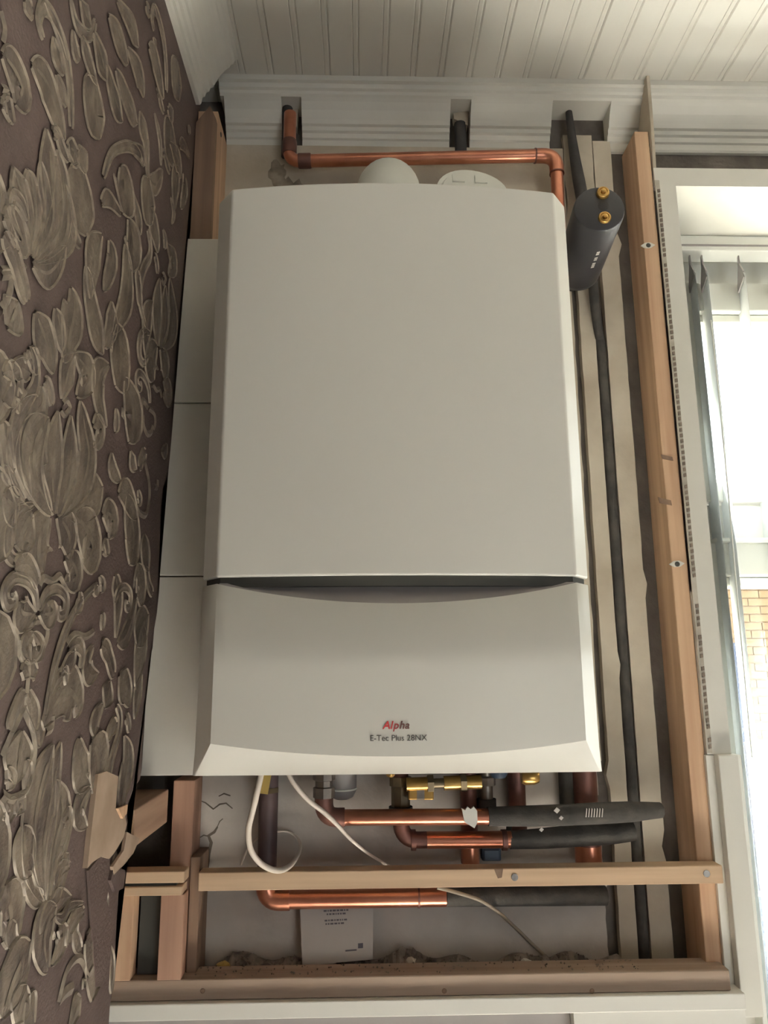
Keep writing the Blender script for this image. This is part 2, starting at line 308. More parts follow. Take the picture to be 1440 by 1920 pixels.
# damask print: raised leaves and scrolls on the wallpaper (spine in wall coordinates, width in metres)
NLEAF = [0]; CENTRES = []
def leaf(px, w, kind='leaf', P=None):
    P = P or [atX(a, b, XL) for a, b in px]; S = spline(P, 5) if len(P) > 2 else spline([P[0], (P[0]+P[1])/2, P[1]], 5)
    n = len(S); fv = []; ff = []; edgeL = []; edgeR = []
    NLEAF[0] += 1; h0 = .0004+(NLEAF[0] % 23)*.00006; CENTRES.append(S[n//2])
    for i, p in enumerate(S):
        t = i/(n-1)
        if kind == 'leaf': k = math.sin(math.pi*min(1, .05+t*.95)**1.15)**.95
        elif kind == 'club': k = .35+.65*math.sin(math.pi*t)**.6 if t < .9 else .35+.65*math.sin(math.pi*t)**.6
        else: k = .5+.5*math.sin(math.pi*t)
        k *= 1.08+.12*math.sin(9*t+px[0][0])
        d = (S[min(i+1, n-1)]-S[max(i-1, 0)]).normalized(); nn = Vector((0, d.z, -d.y)); h = max(.0006, w*.5*k)
        edgeL.append(p+nn*h); edgeR.append(p-nn*h)
    up = Vector((1, 0, 0)); mats = []
    def strip(A, B, ha, hb, mi):
        b0 = len(fv)
        for a, b in zip(A, B): fv.extend([a+up*ha, b+up*hb])
        for i in range(len(A)-1): ff.append((b0+2*i, b0+2*i+1, b0+2*i+3, b0+2*i+2)); mats.append(mi)
    mid = [(a+b)/2 for a, b in zip(edgeL, edgeR)]
    if kind != 'line':
        strip(edgeL, mid, h0, h0+.0012, 0); strip(mid, edgeR, h0+.0012, h0, 0)
        if w > .02: strip([a*.88+b*.12 for a, b in zip(mid, edgeL)][2:-3], [a*.88+b*.12 for a, b in zip(mid, edgeR)][2:-3], h0+.0015, h0+.0015, 1)
    r = min(.0012, w*.12)
    for E_ in (edgeL, edgeR) if kind != 'line' else (mid,):
        O = []; I = []
        for i, p in enumerate(E_):
            d = (E_[min(i+1, n-1)]-E_[max(i-1, 0)])
            d = d.normalized() if d.length > 1e-7 else Vector((0, 0, 1)); nn = Vector((0, d.z, -d.y)); rr = r if kind != 'line' else w/2
            O.append(p+nn*rr); I.append(p-nn*rr)
        strip(O, E_, h0, h0+.0016, 1); strip(E_, I, h0+.0016, h0, 1)
    me = bpy.data.meshes.new('damask_leaf'); me.from_pydata([tuple(v) for v in fv], [], ff); me.update()
    me.polygons.foreach_set('material_index', mats); link('damask_leaf', me, [W['leaf'], W['rim']], wall_left, True)
LV = [
 # upper left plumes
 ([(0,20),(8,55),(4,82)],.006,'line'), ([(44,0),(50,12),(58,20)],.014,'club'), ([(78,72),(70,40),(78,14),(94,26),(112,66),(124,112)],.010,'club'),
 ([(80,0),(102,45),(120,100),(129,165),(131,240)],.013,'club'), ([(98,70),(104,105),(116,140)],.018,'leaf'), ([(56,122),(80,150),(100,205),(118,262)],.034,'leaf'),
 ([(0,104),(20,128),(36,166),(24,194)],.034,'leaf'), ([(0,165),(12,170),(10,185),(0,190)],.006,'line'), ([(0,200),(14,205),(8,214)],.018,'leaf'),
 ([(102,140),(110,165),(120,200)],.016,'leaf'), ([(96,250),(104,250),(112,275),(124,300)],.012,'club'), ([(122,275),(134,285),(128,305)],.022,'leaf'),
 ([(52,476),(46,400),(30,350),(20,313)],.026,'leaf'), ([(50,478),(60,400),(52,345),(46,318)],.026,'leaf'), ([(55,482),(76,420),(78,360),(72,303)],.028,'leaf'),
 ([(58,486),(92,420),(90,320),(82,242)],.036,'leaf'), ([(62,488),(106,420),(112,350),(104,282)],.036,'leaf'), ([(66,490),(114,450),(122,395),(117,345)],.032,'leaf'),
 ([(32,450),(14,400),(18,366),(34,378),(46,412)],.009,'club'), ([(56,498),(80,512),(100,496),(118,462)],.024,'leaf'), ([(0,440),(20,478),(32,520),(44,566)],.020,'club'),
 ([(0,408),(18,420),(34,450),(28,470)],.03,'leaf'), ([(0,360),(5,380),(0,402)],.012,'leaf'), ([(0,505),(24,503),(46,500)],.005,'line'), ([(0,516),(20,518),(14,560),(0,580)],.008,'line'),
 ([(10,612),(22,590),(30,565)],.028,'leaf'), ([(151,312),(150,380),(158,442)],.062,'leaf'), ([(140,288),(150,300),(160,286)],.02,'leaf'), ([(120,415),(128,418),(136,440),(148,460)],.012,'club'),
 ([(130,0),(142,48),(166,66),(176,40)],.010,'club'), ([(148,0),(158,30),(168,52)],.022,'leaf'), ([(134,58),(138,92),(146,110)],.016,'leaf'), ([(150,66),(162,110),(178,160)],.020,'leaf'),
 ([(176,150),(174,205),(184,260)],.055,'leaf'), ([(196,120),(210,180),(226,228)],.03,'leaf'), ([(214,130),(236,190),(254,232)],.03,'leaf'), ([(236,90),(258,140),(266,182)],.03,'leaf'),
 ([(216,0),(244,50),(256,88)],.026,'leaf'), ([(172,60),(186,110),(196,150)],.03,'leaf'), ([(200,30),(222,80),(236,120)],.03,'leaf'),
 ([(190,332),(206,288),(234,274),(254,284),(264,308)],.010,'club'), ([(240,275),(262,290),(264,310)],.02,'leaf'), ([(186,440),(170,480),(164,560)],.030,'leaf'), ([(200,450),(206,490),(190,545)],.026,'leaf'),
 ([(186,380),(200,372),(222,400)],.014,'club'), ([(240,350),(256,400),(262,440)],.02,'leaf'), ([(286,70),(291,92)],.012,'leaf'), ([(288,212),(298,262),(300,310)],.012,'leaf'), ([(276,262),(274,300),(276,345)],.012,'leaf'), ([(304,430),(308,450),(306,466)],.014,'leaf'), ([(318,370),(324,400),(320,420)],.01,'leaf'),
 # the main flower
 ([(130,540),(136,580),(126,630),(116,680)],.038,'leaf'), ([(62,586),(74,620),(88,655),(96,700)],.036,'leaf'), ([(100,578),(108,615),(112,660)],.022,'leaf'),
 ([(136,664),(156,690),(160,712),(140,742)],.034,'leaf'), ([(136,664),(122,700),(112,748)],.024,'leaf'), ([(52,652),(64,690),(60,728),(34,772),(16,830),(20,890),(42,938)],.012,'club'),
 ([(50,655),(56,675),(52,690)],.026,'leaf'), ([(20,700),(36,690),(52,700)],.016,'club'), ([(0,700),(14,695),(26,715),(18,742),(0,752)],.02,'leaf'), ([(14,770),(30,755),(44,735)],.007,'line'), ([(28,745),(36,740)],.01,'leaf'), ([(22,762),(30,757)],.01,'leaf'),
 ([(72,724),(72,760),(44,800),(34,856),(52,936)],.034,'leaf'), ([(90,962),(58,890),(62,825),(86,784)],.042,'leaf'), ([(96,964),(92,890),(104,772)],.034,'leaf'), ([(102,966),(124,890),(128,780)],.030,'leaf'),
 ([(112,966),(150,905),(160,850),(152,800),(146,752)],.038,'leaf'), ([(126,968),(160,940),(176,925),(190,912)],.042,'leaf'), ([(116,756),(124,750),(130,764),(120,778),(112,768)],.006,'line'), ([(82,714),(90,728),(94,760)],.012,'club'),
 ([(90,966),(72,1000),(68,1045),(78,1072)],.046,'leaf'), ([(60,946),(36,956),(14,990),(12,1036),(30,1050),(50,1022)],.010,'club'), ([(56,960),(40,990),(24,1020)],.04,'leaf'), ([(104,968),(124,1000),(126,1048)],.034,'leaf'),
 ([(138,966),(160,996),(170,1030),(152,1058)],.05,'leaf'), ([(118,1048),(134,1060),(138,1084),(118,1092)],.03,'leaf'), ([(0,790),(8,840),(14,890)],.018,'club'), ([(0,880),(16,900),(34,925)],.012,'club'), ([(0,930),(20,950),(30,958)],.03,'leaf'),
 ([(158,500),(166,560),(178,620),(190,664)],.034,'leaf'), ([(206,566),(206,610),(192,650)],.028,'leaf'), ([(200,684),(182,700),(182,750),(196,800)],.030,'leaf'), ([(214,766),(216,790),(212,810)],.014,'leaf'), ([(206,850),(208,880),(222,900)],.02,'leaf'),
 # scrolls and pendant under the flower
 ([(64,1146),(60,1112),(46,1090),(22,1084),(5,1106),(8,1132),(22,1128),(20,1110)],.009,'club'), ([(70,1142),(82,1114),(102,1104),(119,1120),(117,1150),(106,1152),(106,1136)],.009,'club'), ([(64,1100),(58,1076),(44,1058),(22,1062)],.016,'club'), ([(70,1100),(78,1084),(94,1090),(108,1080),(116,1096)],.007,'line'),
 ([(60,1150),(36,1150),(30,1128)],.024,'leaf'), ([(68,1150),(90,1150),(94,1126)],.022,'leaf'), ([(56,1162),(34,1158),(29,1190),(36,1215)],.009,'line'), ([(60,1164),(84,1164),(88,1190),(80,1215)],.007,'line'), ([(58,1186),(44,1212),(54,1240)],.016,'leaf'), ([(58,1186),(72,1212),(58,1240)],.016,'leaf'), ([(34,1200),(36,1226),(52,1242),(70,1228),(78,1205)],.008,'line'), ([(54,1160),(57,1176)],.014,'leaf'),
 ([(52,1245),(51,1268),(48,1300)],.006,'line'), ([(36,1258),(44,1256),(50,1268)],.014,'leaf'), ([(66,1256),(58,1256),(52,1268)],.014,'leaf'), ([(44,1300),(28,1330),(14,1370)],.016,'club'), ([(46,1300),(58,1330),(62,1372)],.016,'club'),
 ([(42,1330),(18,1378),(0,1420)],.007,'line'), ([(42,1330),(60,1375),(62,1420),(48,1480),(18,1500),(0,1490)],.008,'line'), ([(36,1370),(30,1420),(24,1470)],.04,'leaf'), ([(8,1440),(16,1460),(10,1480)],.014,'leaf'), ([(44,1425),(48,1450),(40,1480)],.014,'leaf'),
 ([(178,1096),(150,1126),(122,1175),(98,1250),(80,1340)],.008,'club'), ([(176,1096),(176,1118)],.014,'leaf'), ([(146,1110),(146,1130),(136,1150)],.012,'leaf'), ([(120,1208),(136,1190),(156,1194),(172,1184)],.007,'line'), ([(124,1216),(142,1208),(150,1226),(146,1254)],.012,'club'), ([(112,1252),(128,1240),(134,1215)],.016,'leaf'), ([(108,1264),(118,1256),(118,1284)],.008,'club'), ([(90,1310),(104,1275),(116,1270)],.014,'leaf'),
 ([(78,1360),(100,1320),(122,1294),(142,1318),(138,1346)],.040,'leaf'), ([(84,1372),(96,1364),(98,1342)],.008,'line'), ([(72,1350),(70,1375),(72,1400)],.016,'leaf'), ([(146,1384),(146,1415),(152,1450),(166,1470)],.034,'leaf'), ([(172,1212),(160,1240),(166,1264),(182,1262)],.02,'leaf'), ([(184,1080),(190,1095),(186,1110)],.012,'leaf'), ([(168,1476),(152,1500),(144,1530),(160,1550)],.024,'leaf'), ([(190,1320),(176,1350),(172,1380)],.02,'leaf'),
 # lower plume
 ([(76,1686),(60,1610),(62,1530),(76,1460),(96,1396)],.046,'leaf'), ([(80,1686),(76,1590),(92,1490),(110,1392)],.036,'leaf'), ([(84,1688),(94,1600),(112,1520),(100,1462)],.034,'leaf'), ([(88,1690),(108,1610),(122,1550),(122,1530),(110,1535)],.02,'leaf'), ([(38,1548),(40,1590),(54,1640)],.032,'leaf'), ([(44,1638),(56,1676),(74,1686)],.014,'club'), ([(100,1610),(112,1592),(110,1612),(104,1618)],.01,'line'),
 ([(88,1692),(100,1668),(112,1630),(124,1600)],.026,'leaf'), ([(98,1660),(106,1630),(126,1622)],.012,'club'), ([(70,1752),(80,1720),(100,1690),(128,1680)],.020,'leaf'), ([(84,1820),(76,1770),(84,1730),(100,1700)],.040,'leaf'), ([(104,1742),(112,1750),(106,1780),(92,1810)],.02,'leaf'), ([(122,1772),(124,1745),(140,1715),(152,1708)],.014,'club'), ([(98,1718),(112,1722),(126,1700),(150,1694)],.008,'club'), ([(140,1730),(140,1760),(150,1780)],.012,'club'),
 ([(0,1760),(16,1720),(6,1660)],.046,'leaf'), ([(0,1910),(20,1840),(54,1764)],.046,'leaf'), ([(10,1780),(20,1745),(26,1730)],.02,'leaf'), ([(24,1920),(36,1880),(46,1846)],.036,'leaf'), ([(60,1920),(52,1890),(44,1878)],.02,'leaf'), ([(108,1880),(124,1820),(148,1796),(164,1830)],.008,'line'), ([(128,1930),(140,1890),(148,1870)],.022,'leaf'), ([(10,1546),(14,1520),(6,1505)],.018,'leaf'), ([(26,1530),(32,1506),(42,1520)],.014,'leaf'), ([(110,1874),(122,1860),(134,1852)],.01,'line'), ([(196,1780),(206,1800),(206,1860)],.014,'club'),
 # further forward on the wall, out of the frame's left edge
 ([(-30,300),(-20,380),(-34,470)],.05,'leaf'), ([(-40,650),(-16,720),(-30,800)],.05,'leaf'), ([(-50,900),(-14,960),(-30,1060)],.06,'leaf'), ([(-60,1150),(-20,1230),(-40,1330)],.06,'leaf'), ([(-50,1500),(-18,1600),(-36,1700)],.05,'leaf'), ([(-80,500),(-60,560),(-70,640)],.06,'leaf'), ([(-100,1000),(-80,1100),(-110,1200)],.06,'leaf'),
]
for a in LV: leaf(*a)
# the same motif again, half a repeat further towards the boiler
def edge_y(z):
    for p, q in zip(E, E[1:]):
        if min(p.z, q.z) <= z <= max(p.z, q.z): return min(p.y, q.y)
    return -.26
for dy, dz in ((.255, .26), (.255, -.27), (.17, .02)):
    for a in LV:
        if NLEAF[0] > 285: break
        P = [atX(u, v, XL)+Vector((0, dy, dz)) for u, v in a[0]]; c = P[len(P)//2]
        if any(p.z > 2.40 or p.z < 1.25 or p.y > edge_y(p.z)-.02 for p in P): continue
        if min((c-d).length for d in CENTRES) < .032 or c.y < -.40: continue
        leaf(*a, P=P)

# ------------------------------------------------------------------ window side
trimw = struct(bpy.data.objects.new('trim_5', None), 'white plaster surround of the window with torn corner bead'); COL.objects.link(trimw)
YF = -.065
def ragged_board(x0, x1, z0, z1, n, jl, name, m_):
    L = [(x0+random.uniform(-jl, jl), z0+(z1-z0)*i/n) for i in range(n+1)]
    poly = [(a, YF, c) for a, c in L]+[(x1, YF, z1), (x1, YF, z0)]
    return MB().prism(poly, (0, .0125, 0)).build(name, m_, trimw)
ragged_board(.4175, .443, 1.488, 2.321, 60, .0006, 'side_board', W['paint_white'])
ragged_board(.411, .4175, 1.488, 1.70, 18, .0008, 'plaster_lip', W['paint_white'])
MB().prism([(.411, YF, 2.321), (.411, YF, 2.352), (2.6, YF, 2.352), (2.6, YF, 2.321)], (0, .0125, 0)).build('head_board', W['paint_white'], trimw)
box('jamb_reveal', (.430, YF+.0125, .98), (.447, .125, 2.321), W['paint_white'], trimw)
box('soffit', (.447, YF+.0125, 2.3212), (2.6, .125, 2.3312), W['paint_white'], trimw)
bead = MB(); bead.prism([(.4105, YF-.0012, 1.49), (.4105, YF-.0012, 2.33), (.4178, YF-.0008, 2.33), (.4178, YF-.0008, 1.49)], (0, .001, 0))
bead_o = bead.build('corner_bead', W['bead'], trimw)
sl = MB(); z = 1.495
while z < 2.31:
    if not (1.685 < z < 1.715 or random.random() < .05):
        w_ = random.uniform(.0034, .0042); sl.prism([(.4132, YF-.0022, z), (.4132+w_, YF-.0022, z+.0008), (.4132+w_, YF-.0022, z+.0058), (.4132, YF-.0022, z+.0050)], (0, .0012, 0))
    z += .0083
so = sl.build('bead_perforations', W['slot'], bead_o); so['kind'] = 'stuff'
struct(box('trim_6', (.420, -.0775, 1.186), (.446, -.06, 1.488), W['paint_white'], bevel=.0012), 'painted casing board low on the window side')
struct(box('trim_7', (.4085, -.0655, 1.186), (.4198, -.055, 1.487), W['paint_white'], bevel=.0008), 'set back filler strip beside the low casing board')
struct(box('trim_8', (.4462, -.072, .98), (.4525, -.02, 1.4875), W['upvc'], bevel=.001), 'thin bright plastic edge strip beside the window')
win = struct(bpy.data.objects.new('window_1', None), 'white framed window with vertical blind'); COL.objects.link(win)
YW0, YW1 = .125, .185
def wbox(name, x0, x1, z0, z1, y0=YW0, y1=YW1, m_=None, bev=.003, par=None): return box(name, (x0, y0, z0), (x1, y1, z1), m_ or W['upvc'], par or win, bev)
wbox('frame_head', .45, 1.75, 2.262, 2.321); wbox('frame_jamb', .45, .520, .98, 2.262); wbox('frame_jamb', 1.69, 1.75, .98, 2.262); wbox('frame_sill', .52, 1.69, .98, 1.05)
wbox('frame_transom', .52, 1.69, 1.800, 1.862)
for k, (z0, z1) in enumerate(((1.862, 2.262), (1.05, 1.800))):
    y0, y1 = .112, .165
    s = wbox('sash', .520, .548, z0+.003, z1-.003, y0, y1)
    wbox('sash_rail', .548, 1.66, z1-.058, z1-.003, y0, y1, par=s); wbox('sash_rail', .548, 1.66, z0+.003, z0+.040, y0, y1, par=s); wbox('sash_stile', 1.66, 1.69, z0+.003, z1-.003, y0, y1, par=s)
    wbox('glazing_bead', .548, 1.66, z1-.0735, z1-.059, y0+.012, y1, par=s, bev=.002); wbox('glazing_bead', .548, 1.66, z0+.041, z0+.053, y0+.012, y1, par=s, bev=.002)
    wbox('pane', .548, 1.66, z0+.04, z1-.06, .140, .144, W['glass'], 0, par=s)
wbox('drip_rail', .53, 1.68, 1.796, 1.803, .100, .125)
struct(box('trim_9', (.452, -.03, .95), (1.75, .125, .98), W['upvc'], bevel=.003), 'white window sill board')
# vertical blind
bl = thing('vertical_blind', (1.0, .09, 2.29), 'white headrail of the vertical blind under the window head', 'blind rail')
box('headrail', (.470, .066, 2.292), (1.72, .104, 2.3208), W['upvc'], bl, .002)
box('rail_slot', (.480, .0648, 2.300), (1.71, .0665, 2.303), W['grey_plastic'], bl)
vane_lbl = ['blind vane nearest the wooden post, pressed behind its neighbour', 'second white blind vane from the wooden post', 'third white blind vane from the wooden post, hanging alone', 'fourth white blind vane from the wooden post, at the picture edge']
def vane(x, ang, label):
    t = thing('blind_vane', (x, .085, 2.29), label, 'blind vane', 'vanes of the vertical blind')
    d = Vector((math.sin(ang), math.cos(ang), 0)); nn = Vector((math.cos(ang), -math.sin(ang), 0)); c = Vector((x, .085, 0)); v = []; f = []
    rows = [(2.247, .030), (2.238, .0415), (2.05, .0415), (1.85, .0415), (1.6, .0415), (1.35, .0415), (1.09, .0415)]
    for z, hw in rows:
        for k in range(7):
            s = -1+2*k/6; v.append(c+d*hw*s+nn*(.004*(1-s*s))+Vector((0, 0, z)))
    n = len(v); v += [p+nn*.0009 for p in v]
    for i in range(len(rows)-1):
        for k in range(6):
            q = (i*7+k, i*7+k+1, (i+1)*7+k+1, (i+1)*7+k); f += [q, tuple(n+j for j in q[::-1])]
    mesh_obj('fabric', v, f, W['vane'], t, True)
    MB().prism([c+d*s+Vector((0, 0, z)) for s, z in ((-.030, 2.238), (.030, 2.238), (.028, 2.25), (.006, 2.275), (.004, 2.2925), (-.004, 2.2925), (-.006, 2.275), (-.028, 2.25))], nn*.0022).build('hanger', W['grey_plastic'], t)
    w2 = MB().box((-.038, -.002, 1.095), (.038, .003, 1.12)); w2.v = [c+d*p.x+nn*p.y+Vector((0, 0, p.z)) for p in w2.v]; w2.build('weight', W['vane'], t)
for (px, ang), lb in zip(((1303, 16), (1326, 16.5), (1396, 18), (1461, 19)), vane_lbl):
    p = atY(px, 600, .085); vane(p.x, math.radians(ang), lb)
m = MB().tube([atY(1333, 600, .03), atY(1352, 780, .03), atY(1366, 930, .03), atY(1386, 1160, .03), atY(1410, 1420, .03)], .0011, 6)
tag(m.build('blind_chain', W['upvc'], None, True), 'thin white control chain hanging down in front of the window', 'chain')

# ------------------------------------------------------------------ outside
ground = struct(box('floor_1', (-6, .5, -.3), (14, 30, -.2), W['ext_ground']), 'pale paving outside the window')
hs = thing('brick_house', (4.5, 6.0, -.2), 'pale yellow brick house wall seen through the window', 'house')
box('wall_core', (1.2, 6.02, -.2), (9, 6.5, 3.05), W['mortar'], hs)
first = MB().box((0, 0, 0), (.215, .03, .066)).build('brick', W['yellow_brick'], hs); rest = MB(); cnt = 0; row = 0; z = -.19
while z < 3.0:
    x = 1.5-(.1125 if row % 2 else 0)
    while x < 6.2:
        if 3.0 < x < 4.5 and .3 < z and cnt < 290:
            o = first if cnt == 0 else bpy.data.objects.new('brick', first.data)
            if cnt: COL.objects.link(o); o.parent = hs
            o.location = Vector((x, 6.0, z))-world_origin(hs); cnt += 1
        else: rest.box((x, 6.0, z), (x+.215, 6.03, z+.066))
        x += .225
    z += .076; row += 1
rest.build('outer_brickwork', W['yellow_brick'], hs)['kind'] = 'stuff'
p0 = atY(1362, 1205, 5.9); p1 = atY(1403, 1385, 5.9)
dr = thing('blue_door', (p0.x, 5.9, p1.z), 'hazy blue panel standing against the yellow brick house', 'door')
box('leaf', (p0.x-.35, 5.9, -.2), (p1.x, 5.97, p0.z), W['ext_blue'], dr, .01); box('rail', (p0.x-.3, 5.885, p0.z-.22), (p1.x-.05, 5.9, p0.z-.12), W['ext_blue'], dr, .004)
fn = thing('garden_fence', (3.4, 4.2, -.2), 'lilac grey board fence outside below the brick house', 'fence')
q = atY(1420, 1395, 4.2)
for k in range(22):
    x = 1.9+k*.135
    MB().prism([(x, 4.2, -.2), (x+.126, 4.2, -.2), (x+.126, 4.2, q.z+random.uniform(-.02, .02)), (x+.063, 4.2, q.z+.04), (x, 4.2, q.z+random.uniform(-.02, .02))], (0, .02, 0)).build('board', W['ext_fence'], fn)
box('fence_rail', (1.85, 4.222, .35), (4.9, 4.27, .45), W['ext_fence'], fn)
q2 = atY(1430, 1680, 3.4)
tag(box('planter_edge', (1.4, 3.4, -.2), (4.8, 3.5, q2.z), W['ext_blue'], bevel=.01), 'low blue edging board in front of the lilac fence', 'edging')
q3 = atY(1434, 1865, 2.6); gt = MB(); random.seed(3)
for k in range(60):
    a = random.uniform(0, 6.28); r0 = random.uniform(0, .06); bx, by = q3.x+.03+r0*math.cos(a), 2.6+r0*math.sin(a); h = random.uniform(.1, .22)
    gt.add([(bx-.006, by, -.2), (bx+.006, by, -.2), (bx+math.cos(a)*.05, by+math.sin(a)*.05, -.2+h)], [(0, 1, 2)])
go = tag(gt.build('grass_tuft', W['grass']), 'small green grass tuft on the paving outside', 'grass'); go['kind'] = 'stuff'

# ------------------------------------------------------------------ timber frame
post = thing('timber_post', (.398, -.03, 1.2), 'tall pine stud beside the window surround', 'timber')
MB().box((.388, -.06, 1.205), (.4103, -.001, 2.420)).build('stud', W['pine_z'], post, bevel=.0012)
for (px, py) in ((1215, 461), (1269, 1058)):
    p = atY(px, py, -.0605)
    MB().prism([p+Vector((a, -.0015, c)) for a, c in ((-.011, 0), (-.004, .0045), (.003, .005), (.0105, .001), (.004, -.0035), (-.004, -.004))], (0, .0025, 0)).build('torn_plaster', W['paint_white'], post)
    MB().lathe(p+Vector((0, -.001, 0)), (0, -1, 0), [(0, .0036), (.0008, .0036), (.0016, .0026)], 12).build('screw', W['seam'], post, True)
for (px, py, w, h) in ((1250, 858, .016, .009), (1246, 940, .018, .012)):
    p = atY(px, py, -.0605); MB().prism([p+Vector((a*w, -.0006, c*h)) for a, c in ((-.5, .5), (.5, .1), (.55, -.5), (-.4, -.2))], (0, .001, 0)).build('gouge', W['old_wood_z'], post)
lp = thing('timber_post', (-.27, -.05, 2.2), 'short pine stud above the tiles by the wallpapered wall', 'timber')
MB().prism([(-.2835, -.098, 2.202), (-.2545, -.098, 2.202), (-.2545, -.098, 2.402), (-.264, -.098, 2.424), (-.2835, -.098, 2.395)], (0, .012, 0)).build('shaded_face', W['old_wood_z'], lp)  # darker wood colour paints the shade on the stud's front
MB().prism([(-.2835, -.086, 2.202), (-.2545, -.086, 2.202), (-.2545, -.086, 2.424), (-.2835, -.086, 2.424)], (0, .085, 0)).build('stud', W['pine_z'], lp)
MB().lathe((-.2545, -.06, 2.405), (1, 0, 0), [(0, .004), (.001, .003)], 10).build('nail_hole', W['seam'], lp)

bt = thing('timber_batten', (.085, -.075, 1.338), 'long horizontal pine batten crossing below the boiler', 'timber')
MB().box((-.237, -.085, 1.3375), (.4085, -.0605, 1.3585)).build('batten', W['pine_x'], bt, bevel=.0012)
for px, py in ((965, 1645), (1325, 1638)):
    p = atY(px, py, -.0852); MB().lathe(p, (0, -1, 0), [(0, .0042), (.0006, .0042), (.0008, .0028), (.0004, .0012)], 14).build('screw', W['steel'], bt, True)
p = atY(936, 1637, -.0852); MB().prism([p+Vector((a, 0, c)) for a, c in ((-.006, .004), (.005, .005), (.003, -.005), (-.002, -.006))], (0, -.0006, 0)).build('stain', W['old_wood_z'], bt)
bl2 = thing('timber_rail', (.04, -.065, 1.22), 'dusty horizontal timber lying at the bottom of the recess', 'timber')
MB().box((-.3495, -.085, 1.2185), (.4055, -.045, 1.2415)).build('rail', W['dusty_pine_x'], bl2, bevel=.0015)
for px in (833, 1110, 380):
    p = atY(px, 1858, -.0852); MB().lathe(p, (0, -1, 0), [(0, .003), (.0005, .0022)], 10).build('nail_hole', W['old_wood_z'], bl2)
wbd = thing('shelf_board', (.035, -.06, 1.2), 'pale painted board along the bottom of the opening', 'board')
box('board', (-.3495, -.0925, 1.2005), (.4185, -.046, 1.2183), W['white_casing'], wbd, .001)
cab = thing('lower_panel', (0, -.05, .9), 'pale boxing panel under the shelf board', 'panel')
box('panel', (-.3495, -.072, .9), (.212, -.06, 1.2), W['grey_plastic'], cab); box('panel_end', (.2125, -.088, .9), (.4185, -.06, 1.2), W['white_casing'], cab)
# ledge under the rubble
tag(box('recess_ledge', (-.3495, -.0445, 1.195), (.405, -.0005, 1.222), W['soot']), 'dirty ledge behind the bottom timber covered with debris', 'ledge')
# left ladder frame
lf = thing('timber_ladder', (-.29, -.09, 1.24), 'small pine ladder frame at the left end of the batten', 'timber frame')
MB().box((-.3495, -.094, 1.3495), (-.252, -.068, 1.3625)).build('top_rail', W['pine_x'], lf, bevel=.001); MB().box((-.3495, -.094, 1.3355), (-.254, -.066, 1.3455)).build('lower_rail', W['pine_x'], lf, bevel=.001)
MB().box((-.3495, -.090, 1.3457), (-.262, -.066, 1.3493)).build('gap_shade', W['seam'], lf)  # dark strip painting the shade in the groove between the rails
MB().box((-.3495, -.0885, 1.242), (-.3115, -.066, 1.3353)).build('upright', W['pine_z'], lf, bevel=.001); MB().box((-.280, -.0885, 1.242), (-.252, -.066, 1.3353)).build('upright', W['red_pine_z'], lf, bevel=.001)
MB().box((-.3085, -.070, 1.242), (-.2805, -.066, 1.335)).build('backing', W['seam'], lf)  # dark sheet standing in for shade between the uprights
bp = thing('timber_post', (-.25, -.03, 1.22), 'dark reddish upright standing behind the ladder frame', 'timber')
MB().box((-.2785, -.0595, 1.2225), (-.2515, -.0125, 1.462)).build('stud', W['red_pine_z'], bp, bevel=.001)
MB().box((-.2512, -.0655, 1.2225), (-.239, -.0125, 1.372)).build('packing', W['old_wood_z'], bp, bevel=.001)
rl = thing('timber_noggin', (-.295, -.12, 1.41), 'short timber running back along the wallpapered wall under the tiles', 'timber')
MB().box((-.3495, -.205, 1.412), (-.284, -.0605, 1.452)).build('noggin', W['pine_y'], rl, bevel=.0015)
MB().prism([(-.3495, -.2055, 1.413), (-.286, -.2055, 1.413), (-.284, -.2055, 1.44), (-.290, -.2055, 1.451), (-.3495, -.2055, 1.451)], (0, -.002, 0)).build('end_grain', W['pine_z'], rl)

# tiled pier left of the boiler
pier = thing('tiled_pier', (-.26, -.05, 1.473), 'narrow strip of white wall tiles left of the boiler', 'tiles')
box('backing', (-.3495, -.0985, 1.4735), (-.2095, -.0125, 2.201), W['grout'], pier)
tz = [1.473, 1.7185, 1.954, 2.201]
for i in range(3): box('tile', (-.3495, -.1045, tz[i]+.0008), (-.2095, -.0985, tz[i+1]-.0008), W['tile'], pier, .0012)

# ------------------------------------------------------------------ the boiler
boi = thing('boiler', (0, -.15, 1.495), 'white wall hung combination boiler', 'boiler')
def yf(x): return -.297-.015*(1-(x/.187)**2)
NX = 28
FX = [-.187+.374*i/NX for i in range(NX+1)]
def plan(): return [(-.207, -.0125), (-.207, -.268), (-.2065, -.271)]+[(x, yf(x)) for x in FX]+[(.2065, -.271), (.207, -.268), (.207, -.0125)]
pl = plan()
b = MB(); b.prism([(x, y, 1.6935) for x, y in pl], (0, 0, 2.1445-1.6935))
up_ = b.build('upper_casing', W['white_casing'], boi, False, .0022, 3)
MB().prism([(x*.985, y*.985-.0005 if y < -.1 else y, 1.683) for x, y in pl], (0, 0, .0145)).build('seam_gap', W['seam'], boi)
